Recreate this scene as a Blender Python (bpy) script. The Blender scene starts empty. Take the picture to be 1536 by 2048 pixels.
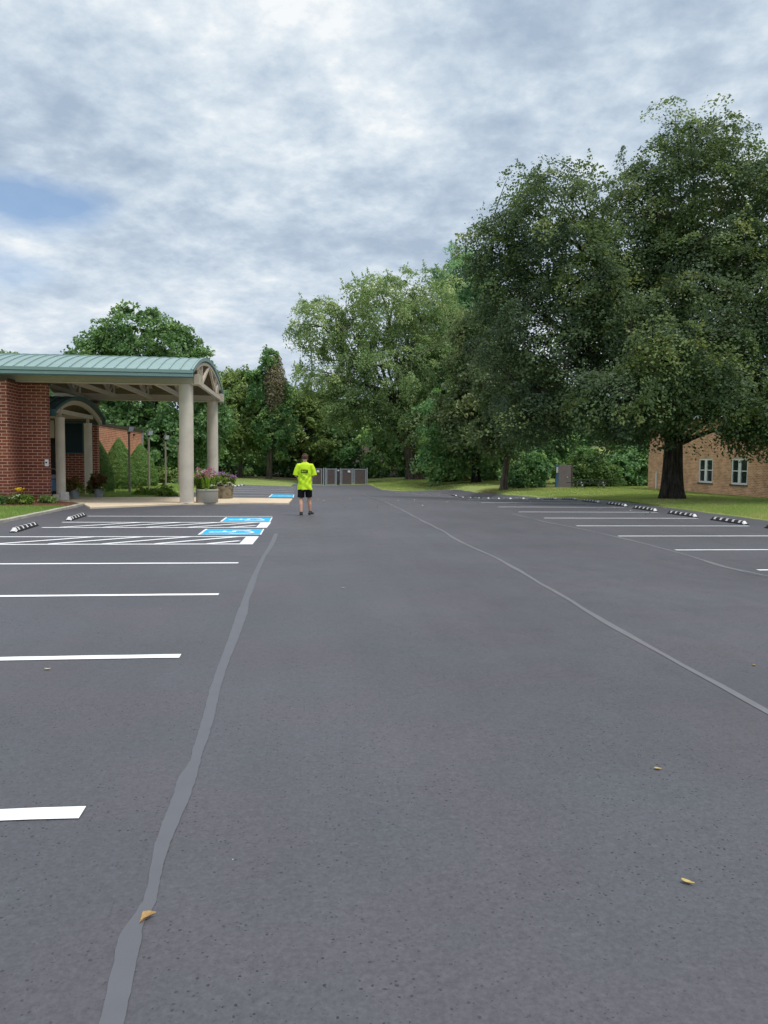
import bpy, bmesh, math, random
import numpy as np
from mathutils import Vector, Matrix
from mathutils.bvhtree import BVHTree

random.seed(7)
RNG = np.random.default_rng(11)
scene = bpy.context.scene
COL = scene.collection

# ------------------------------------------------------------------ helpers: objects
def tag(o, label=None, cat=None, group=None, kind=None):
    if label: o['label'] = label
    if cat: o['category'] = cat
    if group: o['group'] = group
    if kind: o['kind'] = kind
    return o

def empty(name, loc, label=None, cat=None, group=None, kind=None):
    o = bpy.data.objects.new(name, None)
    o.location = loc
    o.empty_display_size = 0.3
    COL.objects.link(o)
    return tag(o, label, cat, group, kind)

def world_loc(o):
    v = Vector((0, 0, 0))
    while o is not None:
        v += o.location
        o = o.parent
    return v

def link_mesh(name, me, mats, parent=None, loc=None):
    o = bpy.data.objects.new(name, me)
    for m in (mats if isinstance(mats, (list, tuple)) else [mats]):
        me.materials.append(m)
    if parent is not None:
        o.parent = parent
    elif loc is not None:
        o.location = loc
    COL.objects.link(o)
    return o

class MB:
    """collects shapes in world coordinates, links them as one mesh"""
    def __init__(s):
        s.v, s.f, s.m = [], [], []
    def add(s, v, f, mi=0):
        k = len(s.v)
        s.v += [tuple(p) for p in v]
        s.f += [tuple(i + k for i in q) for q in f]
        s.m += [mi] * len(f)
        return s
    def box(s, x0, x1, y0, y1, z0, z1, mi=0):
        v = [(x, y, z) for z in (z0, z1) for y in (y0, y1) for x in (x0, x1)]
        f = [(0, 2, 3, 1), (4, 5, 7, 6), (0, 1, 5, 4), (2, 6, 7, 3), (0, 4, 6, 2), (1, 3, 7, 5)]
        return s.add(v, f, mi)
    def beam(s, a, b, w, h, mi=0, up=(0, 0, 1)):
        a, b = Vector(a), Vector(b)
        d = (b - a).normalized(); u = Vector(up)
        r = d.cross(u)
        if r.length < 1e-4: r = d.cross(Vector((0, 1, 0)))
        r.normalize(); u = r.cross(d)
        v = []
        for p in (a, b):
            for sx, sy in ((-1, -1), (1, -1), (1, 1), (-1, 1)):
                v.append(p + r * (sx * w / 2) + u * (sy * h / 2))
        return s.add(v, [(3, 2, 1, 0), (4, 5, 6, 7), (0, 1, 5, 4), (1, 2, 6, 5), (2, 3, 7, 6), (3, 0, 4, 7)], mi)
    def prism(s, poly, z0, z1, mi=0):
        n = len(poly)
        v = [(x, y, z0) for x, y in poly] + [(x, y, z1) for x, y in poly]
        f = [tuple(reversed(range(n))), tuple(range(n, 2 * n))] + [(i, (i + 1) % n, n + (i + 1) % n, n + i) for i in range(n)]
        return s.add(v, f, mi)
    def lathe(s, c, prof, n=32, mi=0, cap=True):
        v, f = [], []
        for r, z in prof:
            for i in range(n):
                a = 2 * math.pi * i / n
                v.append((c[0] + r * math.cos(a), c[1] + r * math.sin(a), z))
        for j in range(len(prof) - 1):
            for i in range(n):
                f.append((j * n + i, j * n + (i + 1) % n, (j + 1) * n + (i + 1) % n, (j + 1) * n + i))
        if cap:
            f.append(tuple(reversed(range(n)))); k = (len(prof) - 1) * n
            f.append(tuple(range(k, k + n)))
        return s.add(v, f, mi)
    def tube(s, path, rad, n=8, mi=0, flat=1.0, jitter=0.0, rng=None):
        P = [Vector(p) for p in path]
        if not hasattr(rad, '__len__'): rad = [rad] * len(P)
        v, f = [], []
        ref = Vector((0.13, 0.9, 0.2))
        for i, p in enumerate(P):
            d = (P[min(i + 1, len(P) - 1)] - P[max(i - 1, 0)]).normalized()
            r = d.cross(ref)
            if r.length < 1e-3: r = d.cross(Vector((1, 0, 0)))
            r.normalize(); u = r.cross(d)
            for k in range(n):
                a = 2 * math.pi * k / n
                q = rad[i] * (1 + (jitter * math.sin(k * 2.7 + i * 0.23) if jitter else 0))
                v.append(p + r * (q * math.cos(a)) + u * (q * flat * math.sin(a)))
        for i in range(len(P) - 1):
            for k in range(n):
                f.append((i * n + k, i * n + (k + 1) % n, (i + 1) * n + (k + 1) % n, (i + 1) * n + k))
        f.append(tuple(reversed(range(n)))); k = (len(P) - 1) * n
        f.append(tuple(range(k, k + n)))
        return s.add(v, f, mi)
    def ellipsoid(s, c, r, n=10, m=7, mi=0):
        v, f = [(c[0], c[1], c[2] - r[2])], []
        for j in range(1, m):
            t = math.pi * j / m - math.pi / 2
            for i in range(n):
                a = 2 * math.pi * i / n
                v.append((c[0] + r[0] * math.cos(t) * math.cos(a), c[1] + r[1] * math.cos(t) * math.sin(a), c[2] + r[2] * math.sin(t)))
        v.append((c[0], c[1], c[2] + r[2]))
        for i in range(n): f.append((0, 1 + (i + 1) % n, 1 + i))
        for j in range(m - 2):
            for i in range(n):
                f.append((1 + j * n + i, 1 + j * n + (i + 1) % n, 1 + (j + 1) * n + (i + 1) % n, 1 + (j + 1) * n + i))
        k = 1 + (m - 2) * n
        for i in range(n): f.append((k + i, k + (i + 1) % n, len(v) - 1))
        return s.add(v, f, mi)
    def build(s, name, mats, parent=None, loc=None, smooth=False, bevel=0.0, solid=False):
        off = world_loc(parent) if parent is not None else Vector(loc or (0, 0, 0))
        me = bpy.data.meshes.new(name)
        me.from_pydata([(p[0] - off.x, p[1] - off.y, p[2] - off.z) for p in s.v], [], s.f)
        me.polygons.foreach_set('material_index', s.m)
        if smooth:
            me.polygons.foreach_set('use_smooth', [True] * len(me.polygons))
        me.update()
        o = link_mesh(name, me, mats, parent, loc)
        if smooth:
            try: me.set_sharp_from_angle(angle=math.radians(40))
            except Exception: pass
        if bevel:
            b = o.modifiers.new('edge', 'BEVEL'); b.width = bevel; b.segments = 2; b.limit_method = 'ANGLE'
        return o

def quads_mesh(name, V, mat, parent=None, loc=None, tint=None, per=4):
    """big mesh of separate quads / triangles from numpy arrays, V is (N,per,3) in world coordinates"""
    off = np.array(world_loc(parent) if parent is not None else (loc or (0, 0, 0)))
    n = V.shape[0]
    co = (V.reshape(-1, 3) - off).astype(np.float32)
    me = bpy.data.meshes.new(name)
    me.vertices.add(n * per); me.vertices.foreach_set('co', co.ravel())
    me.loops.add(n * per); me.loops.foreach_set('vertex_index', np.arange(n * per, dtype=np.int32))
    me.polygons.add(n)
    me.polygons.foreach_set('loop_start', np.arange(0, n * per, per, dtype=np.int32))
    me.polygons.foreach_set('loop_total', np.full(n, per, dtype=np.int32))
    if tint is not None:
        a = me.attributes.new('tint', 'FLOAT', 'POINT')
        a.data.foreach_set('value', np.repeat(tint, per).astype(np.float32))
    me.update(calc_edges=True)
    return link_mesh(name, me, mat, parent, loc)

# ------------------------------------------------------------------ helpers: materials
class NT:
    def __init__(s, mat):
        s.nt = mat.node_tree; s.n = s.nt.nodes; s.l = s.nt.links
    def __call__(s, kind, ins=None, **props):
        nd = s.n.new(kind)
        for k, v in props.items(): setattr(nd, k, v)
        for k, v in (ins or {}).items():
            if isinstance(v, bpy.types.NodeSocket): s.l.new(v, nd.inputs[k])
            else: nd.inputs[k].default_value = v
        return nd
    def math(s, op, a, b=0.0, clamp=False):
        nd = s('ShaderNodeMath', {0: a, 1: b}, operation=op); nd.use_clamp = clamp
        return nd.outputs[0]
    def mix(s, f, a, b, mode='MIX'):
        nd = s('ShaderNodeMix', data_type='RGBA', blend_type=mode)
        for k, v in ((0, f), (6, a), (7, b)):
            if isinstance(v, bpy.types.NodeSocket): s.l.new(v, nd.inputs[k])
            else: nd.inputs[k].default_value = (*v, 1) if (k > 0 and len(v) == 3) else v
        return nd.outputs[2]
    def ramp(s, f, stops):
        nd = s('ShaderNodeValToRGB', {0: f}); e = nd.color_ramp.elements
        while len(e) < len(stops): e.new(0.5)
        for q, (p, c) in zip(e, stops): q.position = p; q.color = (*c, 1) if len(c) == 3 else c
        return nd.outputs[0]
    def noise(s, vec, scale, detail=3, rough=0.55, dist=0.0):
        return s('ShaderNodeTexNoise', {'Vector': vec, 'Scale': scale, 'Detail': detail, 'Roughness': rough, 'Distortion': dist}).outputs[0]
    def maprange(s, v, a, b, c=0.0, d=1.0):
        nd = s('ShaderNodeMapRange', {0: v, 1: a, 2: b, 3: c, 4: d}); nd.clamp = True
        return nd.outputs[0]

def new_mat(name):
    m = bpy.data.materials.new(name); m.use_nodes = True
    t = NT(m); b = t.n['Principled BSDF']
    return m, t, b

def plain(name, col, rough=0.6, spec=0.4, metal=0.0, var=0.12, scale=6.0, bump=0.0, bscale=40.0):
    m, t, b = new_mat(name)
    co = t('ShaderNodeTexCoord').outputs['Object']
    n = t.noise(co, scale, 5)
    f = t.maprange(n, 0.3, 0.7, 1 - var, 1 + var)
    c = t.mix(1.0, (*col,), t('ShaderNodeCombineColor', {0: f, 1: f, 2: f}).outputs[0], 'MULTIPLY')
    t.l.new(c, b.inputs['Base Color'])
    b.inputs['Roughness'].default_value = rough
    b.inputs['Specular IOR Level'].default_value = spec
    b.inputs['Metallic'].default_value = metal
    if bump:
        bn = t('ShaderNodeBump', {'Height': t.noise(co, bscale, 4), 'Strength': bump, 'Distance': 0.01})
        t.l.new(bn.outputs[0], b.inputs['Normal'])
    return m

def leaf_mat(name, stops, trans=0.35, rough=0.5, spec=0.3):
    m, t, b = new_mat(name)
    tint = t('ShaderNodeAttribute', attribute_name='tint').outputs['Fac']
    c = t.ramp(tint, stops)
    t.l.new(c, b.inputs['Base Color'])
    b.inputs['Roughness'].default_value = rough
    b.inputs['Specular IOR Level'].default_value = spec
    tr = t('ShaderNodeBsdfTranslucent', {'Color': t.mix(0.35, c, (0.16, 0.22, 0.03))})
    mx = t('ShaderNodeMixShader', {0: min(0.5, trans + 0.1), 1: b.outputs[0], 2: tr.outputs[0]})
    t.l.new(mx.outputs[0], t.n['Material Output'].inputs['Surface'])
    return m

def brick_mat(name, c1, c2, mortar, bw, rh, ms=0.012, dirt=0.15):
    m, t, b = new_mat(name)
    co = t('ShaderNodeTexCoord').outputs['Object']
    sp = t('ShaderNodeSeparateXYZ', {0: co}).outputs
    u = t.math('ADD', sp[0], sp[1])
    vec = t('ShaderNodeCombineXYZ', {0: u, 1: sp[2], 2: 0.0}).outputs[0]
    br = t('ShaderNodeTexBrick', {'Vector': vec, 'Color1': (*c1, 1), 'Color2': (*c2, 1), 'Mortar': (*mortar, 1), 'Scale': 1.0,
           'Mortar Size': ms, 'Mortar Smooth': 0.15, 'Bias': 0.0, 'Brick Width': bw, 'Row Height': rh})
    br.offset = 0.5
    n = t.noise(co, 1.3, 5, 0.6)
    n2 = t.noise(co, 30.0, 4, 0.6)
    f = t.math('MULTIPLY', t.maprange(n, 0.3, 0.7, 1 - dirt, 1 + dirt), t.maprange(n2, 0.3, 0.7, 0.82, 1.18))
    c = t.mix(1.0, br.outputs[0], t('ShaderNodeCombineColor', {0: f, 1: f, 2: f}).outputs[0], 'MULTIPLY')
    t.l.new(c, b.inputs['Base Color'])
    b.inputs['Roughness'].default_value = 0.85
    b.inputs['Specular IOR Level'].default_value = 0.25
    h = t.math('ADD', t.math('MULTIPLY', br.outputs[1], -1.0), t.math('MULTIPLY', n2, 0.4))
    bn = t('ShaderNodeBump', {'Height': h, 'Strength': 0.5, 'Distance': 0.008})
    t.l.new(bn.outputs[0], b.inputs['Normal'])
    return m

M = {}
def asphalt_mat():
    m, t, b = new_mat('asphalt')
    co = t('ShaderNodeTexCoord').outputs['Object']
    big = t.noise(co, 0.35, 4, 0.5)
    mid = t.noise(co, 3.0, 5, 0.6)
    grain = t.noise(co, 160.0, 3, 0.7)
    grain2 = t.noise(co, 55.0, 4, 0.7)
    # squeegee streaks run along the lot
    st = t('ShaderNodeMapping', {'Vector': co, 'Scale': (1.0, 0.09, 1.0)})
    streak = t.noise(st.outputs[0], 2.2, 4, 0.6)
    f = t.maprange(big, 0.3, 0.7, 0.87, 1.14)
    f = t.math('MULTIPLY', f, t.maprange(mid, 0.3, 0.7, 0.955, 1.045))
    f = t.math('MULTIPLY', f, t.maprange(streak, 0.3, 0.7, 0.95, 1.05))
    f = t.math('MULTIPLY', f, t.maprange(grain, 0.3, 0.7, 0.95, 1.05))
    f = t.math('MULTIPLY', f, t.math('MULTIPLY', t.maprange(grain2, 0.3, 0.7, 0.80, 1.20), t.maprange(t.noise(co, 24.0, 5, 0.75), 0.3, 0.7, 0.86, 1.14)))
    # open pits in the sealcoat, sparse and irregular
    wob = t.noise(co, 30.0, 2, 0.5)
    wv = t('ShaderNodeMixRGB', {0: 0.012, 1: co, 2: t('ShaderNodeTexNoise', {'Vector': co, 'Scale': 45.0}).outputs[1]}, blend_type='ADD').outputs[0]
    pit = None
    for sc, rad, thr in ((14.0, 0.05, 0.80), (55.0, 0.17, 0.62)):
        vo = t('ShaderNodeTexVoronoi', {'Vector': wv, 'Scale': sc}, feature='F1', voronoi_dimensions='3D')
        sp = t('ShaderNodeSeparateColor', {0: vo.outputs['Color']}).outputs
        size = t.math('MULTIPLY', t.maprange(sp[0], thr, 1.0, 0.0, 1.0), rad * 2.2)
        inside = t.maprange(t.math('SUBTRACT', size, vo.outputs['Distance']), 0.0, rad * 0.45)
        pit = inside if pit is None else t.math('MAXIMUM', pit, inside)
    for ang, sc, lo in ((0.5, 26.0, 0.735), (-0.7, 40.0, 0.72), (0.1, 75.0, 0.70)):
        mp = t('ShaderNodeMapping', {'Vector': co, 'Rotation': (0, 0, ang), 'Scale': (1.0, 1.9, 1.0)}).outputs[0]
        pit = t.math('MAXIMUM', pit, t.maprange(t.noise(mp, sc, 2, 0.5), lo, lo + 0.035))
    patchy = t.maprange(t.noise(co, 0.8, 3), 0.38, 0.62, 0.35, 1.0)
    pit = t.math('MULTIPLY', pit, patchy)
    # pale grit specks
    vo = t('ShaderNodeTexVoronoi', {'Vector': co, 'Scale': 5.0}, feature='F1')
    sp = t('ShaderNodeSeparateColor', {0: vo.outputs['Color']}).outputs
    speck = t.math('LESS_THAN', vo.outputs['Distance'], t.math('MULTIPLY', t.maprange(sp[1], 0.8, 1.0), 0.03))
    hue = t.noise(co, 0.9, 3, 0.5)
    base = t.mix(t.maprange(hue, 0.35, 0.65), ASPH_A, ASPH_B)
    c = t.mix(1.0, base, t('ShaderNodeCombineColor', {0: f, 1: f, 2: f}).outputs[0], 'MULTIPLY')
    c = t.mix(t.math('MULTIPLY', pit, 0.85), c, (0.016, 0.016, 0.02))
    c = t.mix(speck, c, (0.5, 0.48, 0.42))
    t.l.new(c, b.inputs['Base Color'])
    rg = t.math('ADD', t.maprange(mid, 0.3, 0.7, 0.56, 0.68), t.math('MULTIPLY', pit, 0.3))
    t.l.new(rg, b.inputs['Roughness'])
    b.inputs['Specular IOR Level'].default_value = 0.5
    h = t.math('SUBTRACT', t.math('ADD', t.math('MULTIPLY', grain, 0.5), t.math('MULTIPLY', grain2, 0.5)), t.math('MULTIPLY', pit, 1.2))
    bn = t('ShaderNodeBump', {'Height': h, 'Strength': 0.35, 'Distance': 0.006})
    t.l.new(bn.outputs[0], b.inputs['Normal'])
    return m
ASPH_A, ASPH_B = (0.078, 0.074, 0.089), (0.070, 0.075, 0.087)
M['asphalt'] = asphalt_mat()

def paint_mat(name, col, wear=0.1):
    m, t, b = new_mat(name)
    co = t('ShaderNodeTexCoord').outputs['Object']
    n = t.noise(co, 55.0, 4, 0.7)
    k = t.maprange(n, 0.66, 0.72, 0.0, wear)
    c = t.mix(k, col, (0.16, 0.16, 0.18))
    f = t.maprange(t.noise(co, 2.0, 4), 0.3, 0.7, 0.93, 1.05)
    c = t.mix(1.0, c, t('ShaderNodeCombineColor', {0: f, 1: f, 2: f}).outputs[0], 'MULTIPLY')
    t.l.new(c, b.inputs['Base Color'])
    b.inputs['Roughness'].default_value = 0.55
    bn = t('ShaderNodeBump', {'Height': n, 'Strength': 0.2, 'Distance': 0.003})
    t.l.new(bn.outputs[0], b.inputs['Normal'])
    return m
M['white_paint'] = paint_mat('white_road_paint', (0.80, 0.82, 0.84), 0.5)
M['blue_paint'] = paint_mat('blue_road_paint', (0.004, 0.40, 0.70), 0.15)
M['sealant'] = plain('crack_sealant', (0.102, 0.106, 0.122), 0.5, 0.5, var=0.05, scale=5)

M['sealant_pale'] = plain('pale_crack_sealant', (0.142, 0.145, 0.158), 0.6, 0.5, var=0.06, scale=5)  # lighter base tone for the middle and main right strips
def lawn_mat():
    m, t, b = new_mat('lawn')
    co = t('ShaderNodeTexCoord').outputs['Object']
    n1 = t.noise(co, 0.25, 4, 0.55); n2 = t.noise(co, 2.3, 5, 0.65); n3 = t.noise(co, 38.0, 4, 0.75)
    c = t.ramp(n2, [(0.3, (0.17, 0.225, 0.065)), (0.55, (0.25, 0.30, 0.095)), (0.75, (0.36, 0.36, 0.15))])
    c = t.mix(t.maprange(n1, 0.42, 0.62, 0.0, 0.55), c, (0.145, 0.235, 0.06))
    # bare needle litter under the two dark trees
    for (x, y, r) in ((15.9, 69.0, 6.5), (14.0, 53.0, 3.2), (18.5, 57.5, 4.0)):
        d = t('ShaderNodeVectorMath', {0: co, 1: (x, y, -0.4)}, operation='DISTANCE').outputs['Value']
        k = t.maprange(t.math('ADD', d, t.math('MULTIPLY', n2, 3.0)), r + 0.2, r + 2.0, 0.85, 0.0)
        c = t.mix(k, c, (0.11, 0.075, 0.04))
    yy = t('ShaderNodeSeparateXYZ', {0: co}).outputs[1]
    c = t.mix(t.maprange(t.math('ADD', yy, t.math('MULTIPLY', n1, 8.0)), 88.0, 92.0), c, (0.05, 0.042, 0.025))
    f = t.maprange(n3, 0.25, 0.75, 0.6, 1.4)
    c = t.mix(1.0, c, t('ShaderNodeCombineColor', {0: f, 1: f, 2: f}).outputs[0], 'MULTIPLY')
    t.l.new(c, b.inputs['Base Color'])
    b.inputs['Roughness'].default_value = 0.9
    b.inputs['Specular IOR Level'].default_value = 0.15
    bn = t('ShaderNodeBump', {'Height': n3, 'Strength': 0.7, 'Distance': 0.03})
    t.l.new(bn.outputs[0], b.inputs['Normal'])
    return m
M['lawn'] = lawn_mat()
M['mulch'] = plain('bark_mulch', (0.13, 0.062, 0.038), 0.95, 0.1, var=0.45, scale=22, bump=1.0, bscale=35)
M['concrete'] = plain('pale_concrete', (0.66, 0.545, 0.40), 0.85, 0.2, var=0.10, scale=1.6, bump=0.2, bscale=60)
M['kerb'] = plain('weathered_kerb_concrete', (0.40, 0.38, 0.33), 0.9, 0.2, var=0.2, scale=3, bump=0.3)
M['precast'] = plain('tan_precast', (0.63, 0.565, 0.47), 0.75, 0.25, var=0.10, scale=2.2, bump=0.1, bscale=70)
M['beam_tan'] = plain('tan_painted_steel', (0.55, 0.485, 0.395), 0.6, 0.3, var=0.05)
M['soffit'] = plain('brown_soffit', (0.20, 0.15, 0.105), 0.7, 0.2, var=0.12, scale=4)
M['teal'] = plain('teal_standing_seam_metal', (0.225, 0.335, 0.325), 0.42, 0.5, var=0.07, scale=1.4)
M['teal_dark'] = plain('dark_teal_trim', (0.05, 0.115, 0.125), 0.45, 0.5, var=0.06)
M['brick_red'] = brick_mat('dark_red_brick', (0.25, 0.068, 0.042), (0.165, 0.048, 0.034), (0.52, 0.33, 0.25), 0.305, 0.1016, 0.011, 0.12)
M['brick_orange'] = brick_mat('orange_brick', (0.52, 0.19, 0.10), (0.33, 0.105, 0.06), (0.66, 0.46, 0.34), 0.305, 0.1016, 0.010, 0.14)
M['brick_tan'] = brick_mat('tan_orange_brick', (0.70, 0.38, 0.225), (0.45, 0.22, 0.13), (0.78, 0.60, 0.46), 0.26, 0.0916, 0.010, 0.22)
M['coping'] = plain('dark_brown_coping', (0.05, 0.037, 0.03), 0.5, 0.4)
M['white'] = plain('white_window_paint', (0.80, 0.82, 0.84), 0.45, 0.4, var=0.03)
M['sill'] = plain('stone_sill', (0.10, 0.085, 0.07), 0.8, 0.2)
M['grey_metal'] = plain('grey_galvanised_metal', (0.36, 0.40, 0.44), 0.45, 0.5, 0.3, var=0.08)
M['pole'] = plain('weathered_bronze_pole', (0.25, 0.21, 0.17), 0.55, 0.4, var=0.12)
M['lamp_case'] = plain('grey_lamp_housing', (0.16, 0.15, 0.145), 0.5, 0.4)
M['black'] = plain('black_rubber', (0.024, 0.024, 0.027), 0.6, 0.4, var=0.2, scale=20)
M['dark'] = plain('dark_interior', (0.012, 0.012, 0.014), 0.7, 0.2)
M['stripe'] = plain('white_reflective_stripe', (0.64, 0.64, 0.64), 0.4, 0.4, var=0.05)
M['bark'] = plain('tree_bark', (0.052, 0.043, 0.036), 0.95, 0.1, var=0.35, scale=9, bump=1.0, bscale=14)
M['bark_light'] = plain('grey_brown_bark', (0.13, 0.105, 0.085), 0.95, 0.1, var=0.3, scale=6, bump=1.0, bscale=10)
def bark_mat(name, c1, c2, k):
    m, t, b = new_mat(name)
    co = t('ShaderNodeTexCoord').outputs['Object']
    mp = t('ShaderNodeMapping', {'Vector': co, 'Scale': (1.0, 1.0, 0.12)}).outputs[0]
    n = t.noise(mp, k, 6, 0.65, 0.6); n2 = t.noise(co, 2.0, 4)
    c = t.ramp(n, [(0.35, tuple(x * 0.35 for x in c1)), (0.52, c1), (0.72, c2)])
    f = t.maprange(n2, 0.3, 0.7, 0.8, 1.2)
    c = t.mix(1.0, c, t('ShaderNodeCombineColor', {0: f, 1: f, 2: f}).outputs[0], 'MULTIPLY')
    t.l.new(c, b.inputs['Base Color']); b.inputs['Roughness'].default_value = 0.95; b.inputs['Specular IOR Level'].default_value = 0.1
    bn = t('ShaderNodeBump', {'Height': n, 'Strength': 1.0, 'Distance': 0.06}); t.l.new(bn.outputs[0], b.inputs['Normal'])
    return m
M['bark'] = bark_mat('furrowed_dark_bark', (0.060, 0.050, 0.044), (0.12, 0.105, 0.09), 11.0)
M['bark_light'] = bark_mat('grey_brown_bark', (0.13, 0.105, 0.085), (0.22, 0.185, 0.15), 8.0)
M['slat'] = plain('brown_privacy_slat', (0.125, 0.098, 0.095), 0.7, 0.25, var=0.15, scale=3)
M['planter'] = plain('smooth_taupe_planter', (0.36, 0.335, 0.28), 0.65, 0.3, var=0.05, scale=2)
M['stone_planter'] = plain('mossy_stone_planter', (0.23, 0.20, 0.14), 0.95, 0.1, var=0.5, scale=7, bump=0.6, bscale=18)
M['pot'] = plain('grey_plastic_pot', (0.22, 0.25, 0.26), 0.5, 0.4)
M['white_block'] = plain('white_rough_block', (0.66, 0.64, 0.60), 0.8, 0.2, var=0.1, scale=9, bump=0.4)
M['soil'] = plain('potting_soil', (0.03, 0.02, 0.014), 0.95, 0.1, var=0.4, scale=40)
def glass_mat():
    m, t, b = new_mat('dark_window_glass')
    b.inputs['Base Color'].default_value = (0.02, 0.028, 0.03, 1); b.inputs['Roughness'].default_value = 0.06
    b.inputs['Specular IOR Level'].default_value = 0.6
    return m
M['glass'] = glass_mat()
M['teal_glass'] = plain('dark_teal_panel', (0.010, 0.026, 0.036), 0.55, 0.3, var=0.05)
M['lens'] = plain('pale_lamp_lens', (0.62, 0.66, 0.72), 0.2, 0.6, var=0.1)
M['curtain'] = plain('grey_green_curtain', (0.20, 0.24, 0.22), 0.8, 0.1, var=0.15, scale=8)

LEAF = {
 'linden': leaf_mat('linden_leaf', [(0.0, (0.0651, 0.1062, 0.0650)), (0.42, (0.1043, 0.1682, 0.0822)), (0.8, (0.2035, 0.2827, 0.0991)), (1.0, (0.3256, 0.3684, 0.1282))], 0.34),
 'maple': leaf_mat('silver_maple_leaf', [(0.0, (0.1370, 0.2298, 0.0920)), (0.45, (0.2894, 0.4203, 0.1657)), (0.8, (0.5179, 0.6306, 0.2761)), (1.0, (0.8221, 0.8967, 0.4831))], 0.35, 0.45, 0.45),
 'pine': leaf_mat('white_pine_needle', [(0.0, (0.1256, 0.2738, 0.1418)), (0.5, (0.2707, 0.5031, 0.2456)), (1.0, (0.5317, 0.7645, 0.3302))], 0.25),
 'dusky': leaf_mat('dusky_leaf', [(0.0, (0.0796, 0.1187, 0.0542)), (0.5, (0.1706, 0.2375, 0.0977)), (1.0, (0.3267, 0.3465, 0.1409))], 0.25),
 'oak': leaf_mat('glossy_green_leaf', [(0.0, (0.0780, 0.1779, 0.0662)), (0.5, (0.1677, 0.3181, 0.1108)), (1.0, (0.3297, 0.4987, 0.1771))], 0.3, 0.42, 0.4),
 'olive': leaf_mat('olive_leaf', [(0.0, (0.1409, 0.2232, 0.0768)), (0.5, (0.2677, 0.3826, 0.1236)), (1.0, (0.5354, 0.6216, 0.1921))], 0.32),
 'woods': leaf_mat('woodland_leaf', [(0.0, (0.0865, 0.2010, 0.0908)), (0.4, (0.1815, 0.3706, 0.1485)), (0.75, (0.3675, 0.5552, 0.1734)), (1.0, (0.6055, 0.7669, 0.2268))], 0.28),
 'bush': leaf_mat('bright_bush_leaf', [(0.0, (0.0609, 0.1398, 0.0511)), (0.5, (0.1262, 0.2422, 0.0758)), (1.0, (0.2849, 0.3726, 0.1094))], 0.3),
 'yew': leaf_mat('yew_needle', [(0.0, (0.0705, 0.1542, 0.0388)), (0.5, (0.1493, 0.2860, 0.0660)), (1.0, (0.2988, 0.4352, 0.0972))], 0.2),
 'vine': leaf_mat('dry_vine_leaf', [(0.0, (0.1331, 0.1280, 0.0730)), (0.5, (0.3195, 0.2816, 0.1702)), (1.0, (0.5858, 0.4864, 0.3162))], 0.2),
 'grass': leaf_mat('grass_blade', [(0.0, (0.2211, 0.3835, 0.0990)), (0.5, (0.3948, 0.4986, 0.1485)), (1.0, (0.7262, 0.6393, 0.3098))], 0.3, 0.6, 0.2),
 'lime': leaf_mat('lime_plant_leaf', [(0.0, (0.2747, 0.5027, 0.0398)), (0.6, (0.5032, 0.7542, 0.0697)), (1.0, (0.8236, 0.8798, 0.1195))], 0.35),
 'coleus': leaf_mat('coleus_leaf', [(0.0, (0.10, 0.03, 0.02)), (0.5, (0.17, 0.08, 0.02)), (0.75, (0.16, 0.15, 0.03)), (1.0, (0.10, 0.16, 0.03))], 0.3),
 'red': leaf_mat('dark_red_leaf', [(0.0, (0.12, 0.016, 0.016)), (0.38, (0.15, 0.03, 0.02)), (0.5, (0.06, 0.11, 0.03)), (1.0, (0.12, 0.18, 0.05))], 0.3),
 'mix': leaf_mat('mixed_bedding_leaf', [(0.0, (0.0826, 0.1587, 0.0301)), (0.5, (0.1816, 0.3174, 0.0452)), (0.8, (0.3300, 0.3809, 0.0753)), (1.0, (0.3136, 0.1746, 0.0452))], 0.35),
 'pink': leaf_mat('pink_petal', [(0.0, (0.50, 0.13, 0.24)), (0.6, (0.62, 0.25, 0.38)), (1.0, (0.78, 0.60, 0.66))], 0.3),
 'purple': leaf_mat('purple_petal', [(0.0, (0.32, 0.12, 0.42)), (1.0, (0.58, 0.30, 0.62))], 0.3),
 'whitef': leaf_mat('white_petal', [(0.0, (0.7, 0.7, 0.6)), (1.0, (0.85, 0.85, 0.78))], 0.3),
 'yellowf': leaf_mat('yellow_petal', [(0.0, (0.75, 0.48, 0.02)), (1.0, (0.85, 0.62, 0.03))], 0.3),
}

# ------------------------------------------------------------------ terrain height
ZC = [(-30, [(0, 0), (43, 0.0), (60, -0.3), (80, -0.4), (102, -0.2), (125, 4)]),
      (-5, [(0, 0), (30, 0), (43, -0.02), (60, -0.40), (76, -0.55), (102, -0.5), (125, 4)]),
      (2, [(0, 0), (30, 0), (45, -0.2), (60, -0.6), (75, -0.95), (82, -0.9), (102, -0.6), (125, 4)]),
      (11.5, [(0, 0), (28, 0), (32, -0.04), (38.8, -0.38), (43.9, -0.64), (49.5, -0.9), (54.7, -1.1), (62, -1.08), (66, -0.9), (80, -0.38), (95, -0.3), (120, 5)]),
      (13.5, [(0, 0), (30, 0), (40, -0.3), (52, -0.45), (66, -0.55), (75, -0.6), (80, -0.4), (95, -0.2), (120, 5)]),
      (18, [(0, 0.02), (32, 0), (45, -0.2), (54, -0.3), (75, -0.4), (82, -0.2), (110, 5)]),
      (24, [(0, 0), (30, -0.1), (38, -0.24), (50, -0.23), (68, -0.3), (95, 5)])]
ZX = np.array([c[0] for c in ZC], float)
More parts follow.
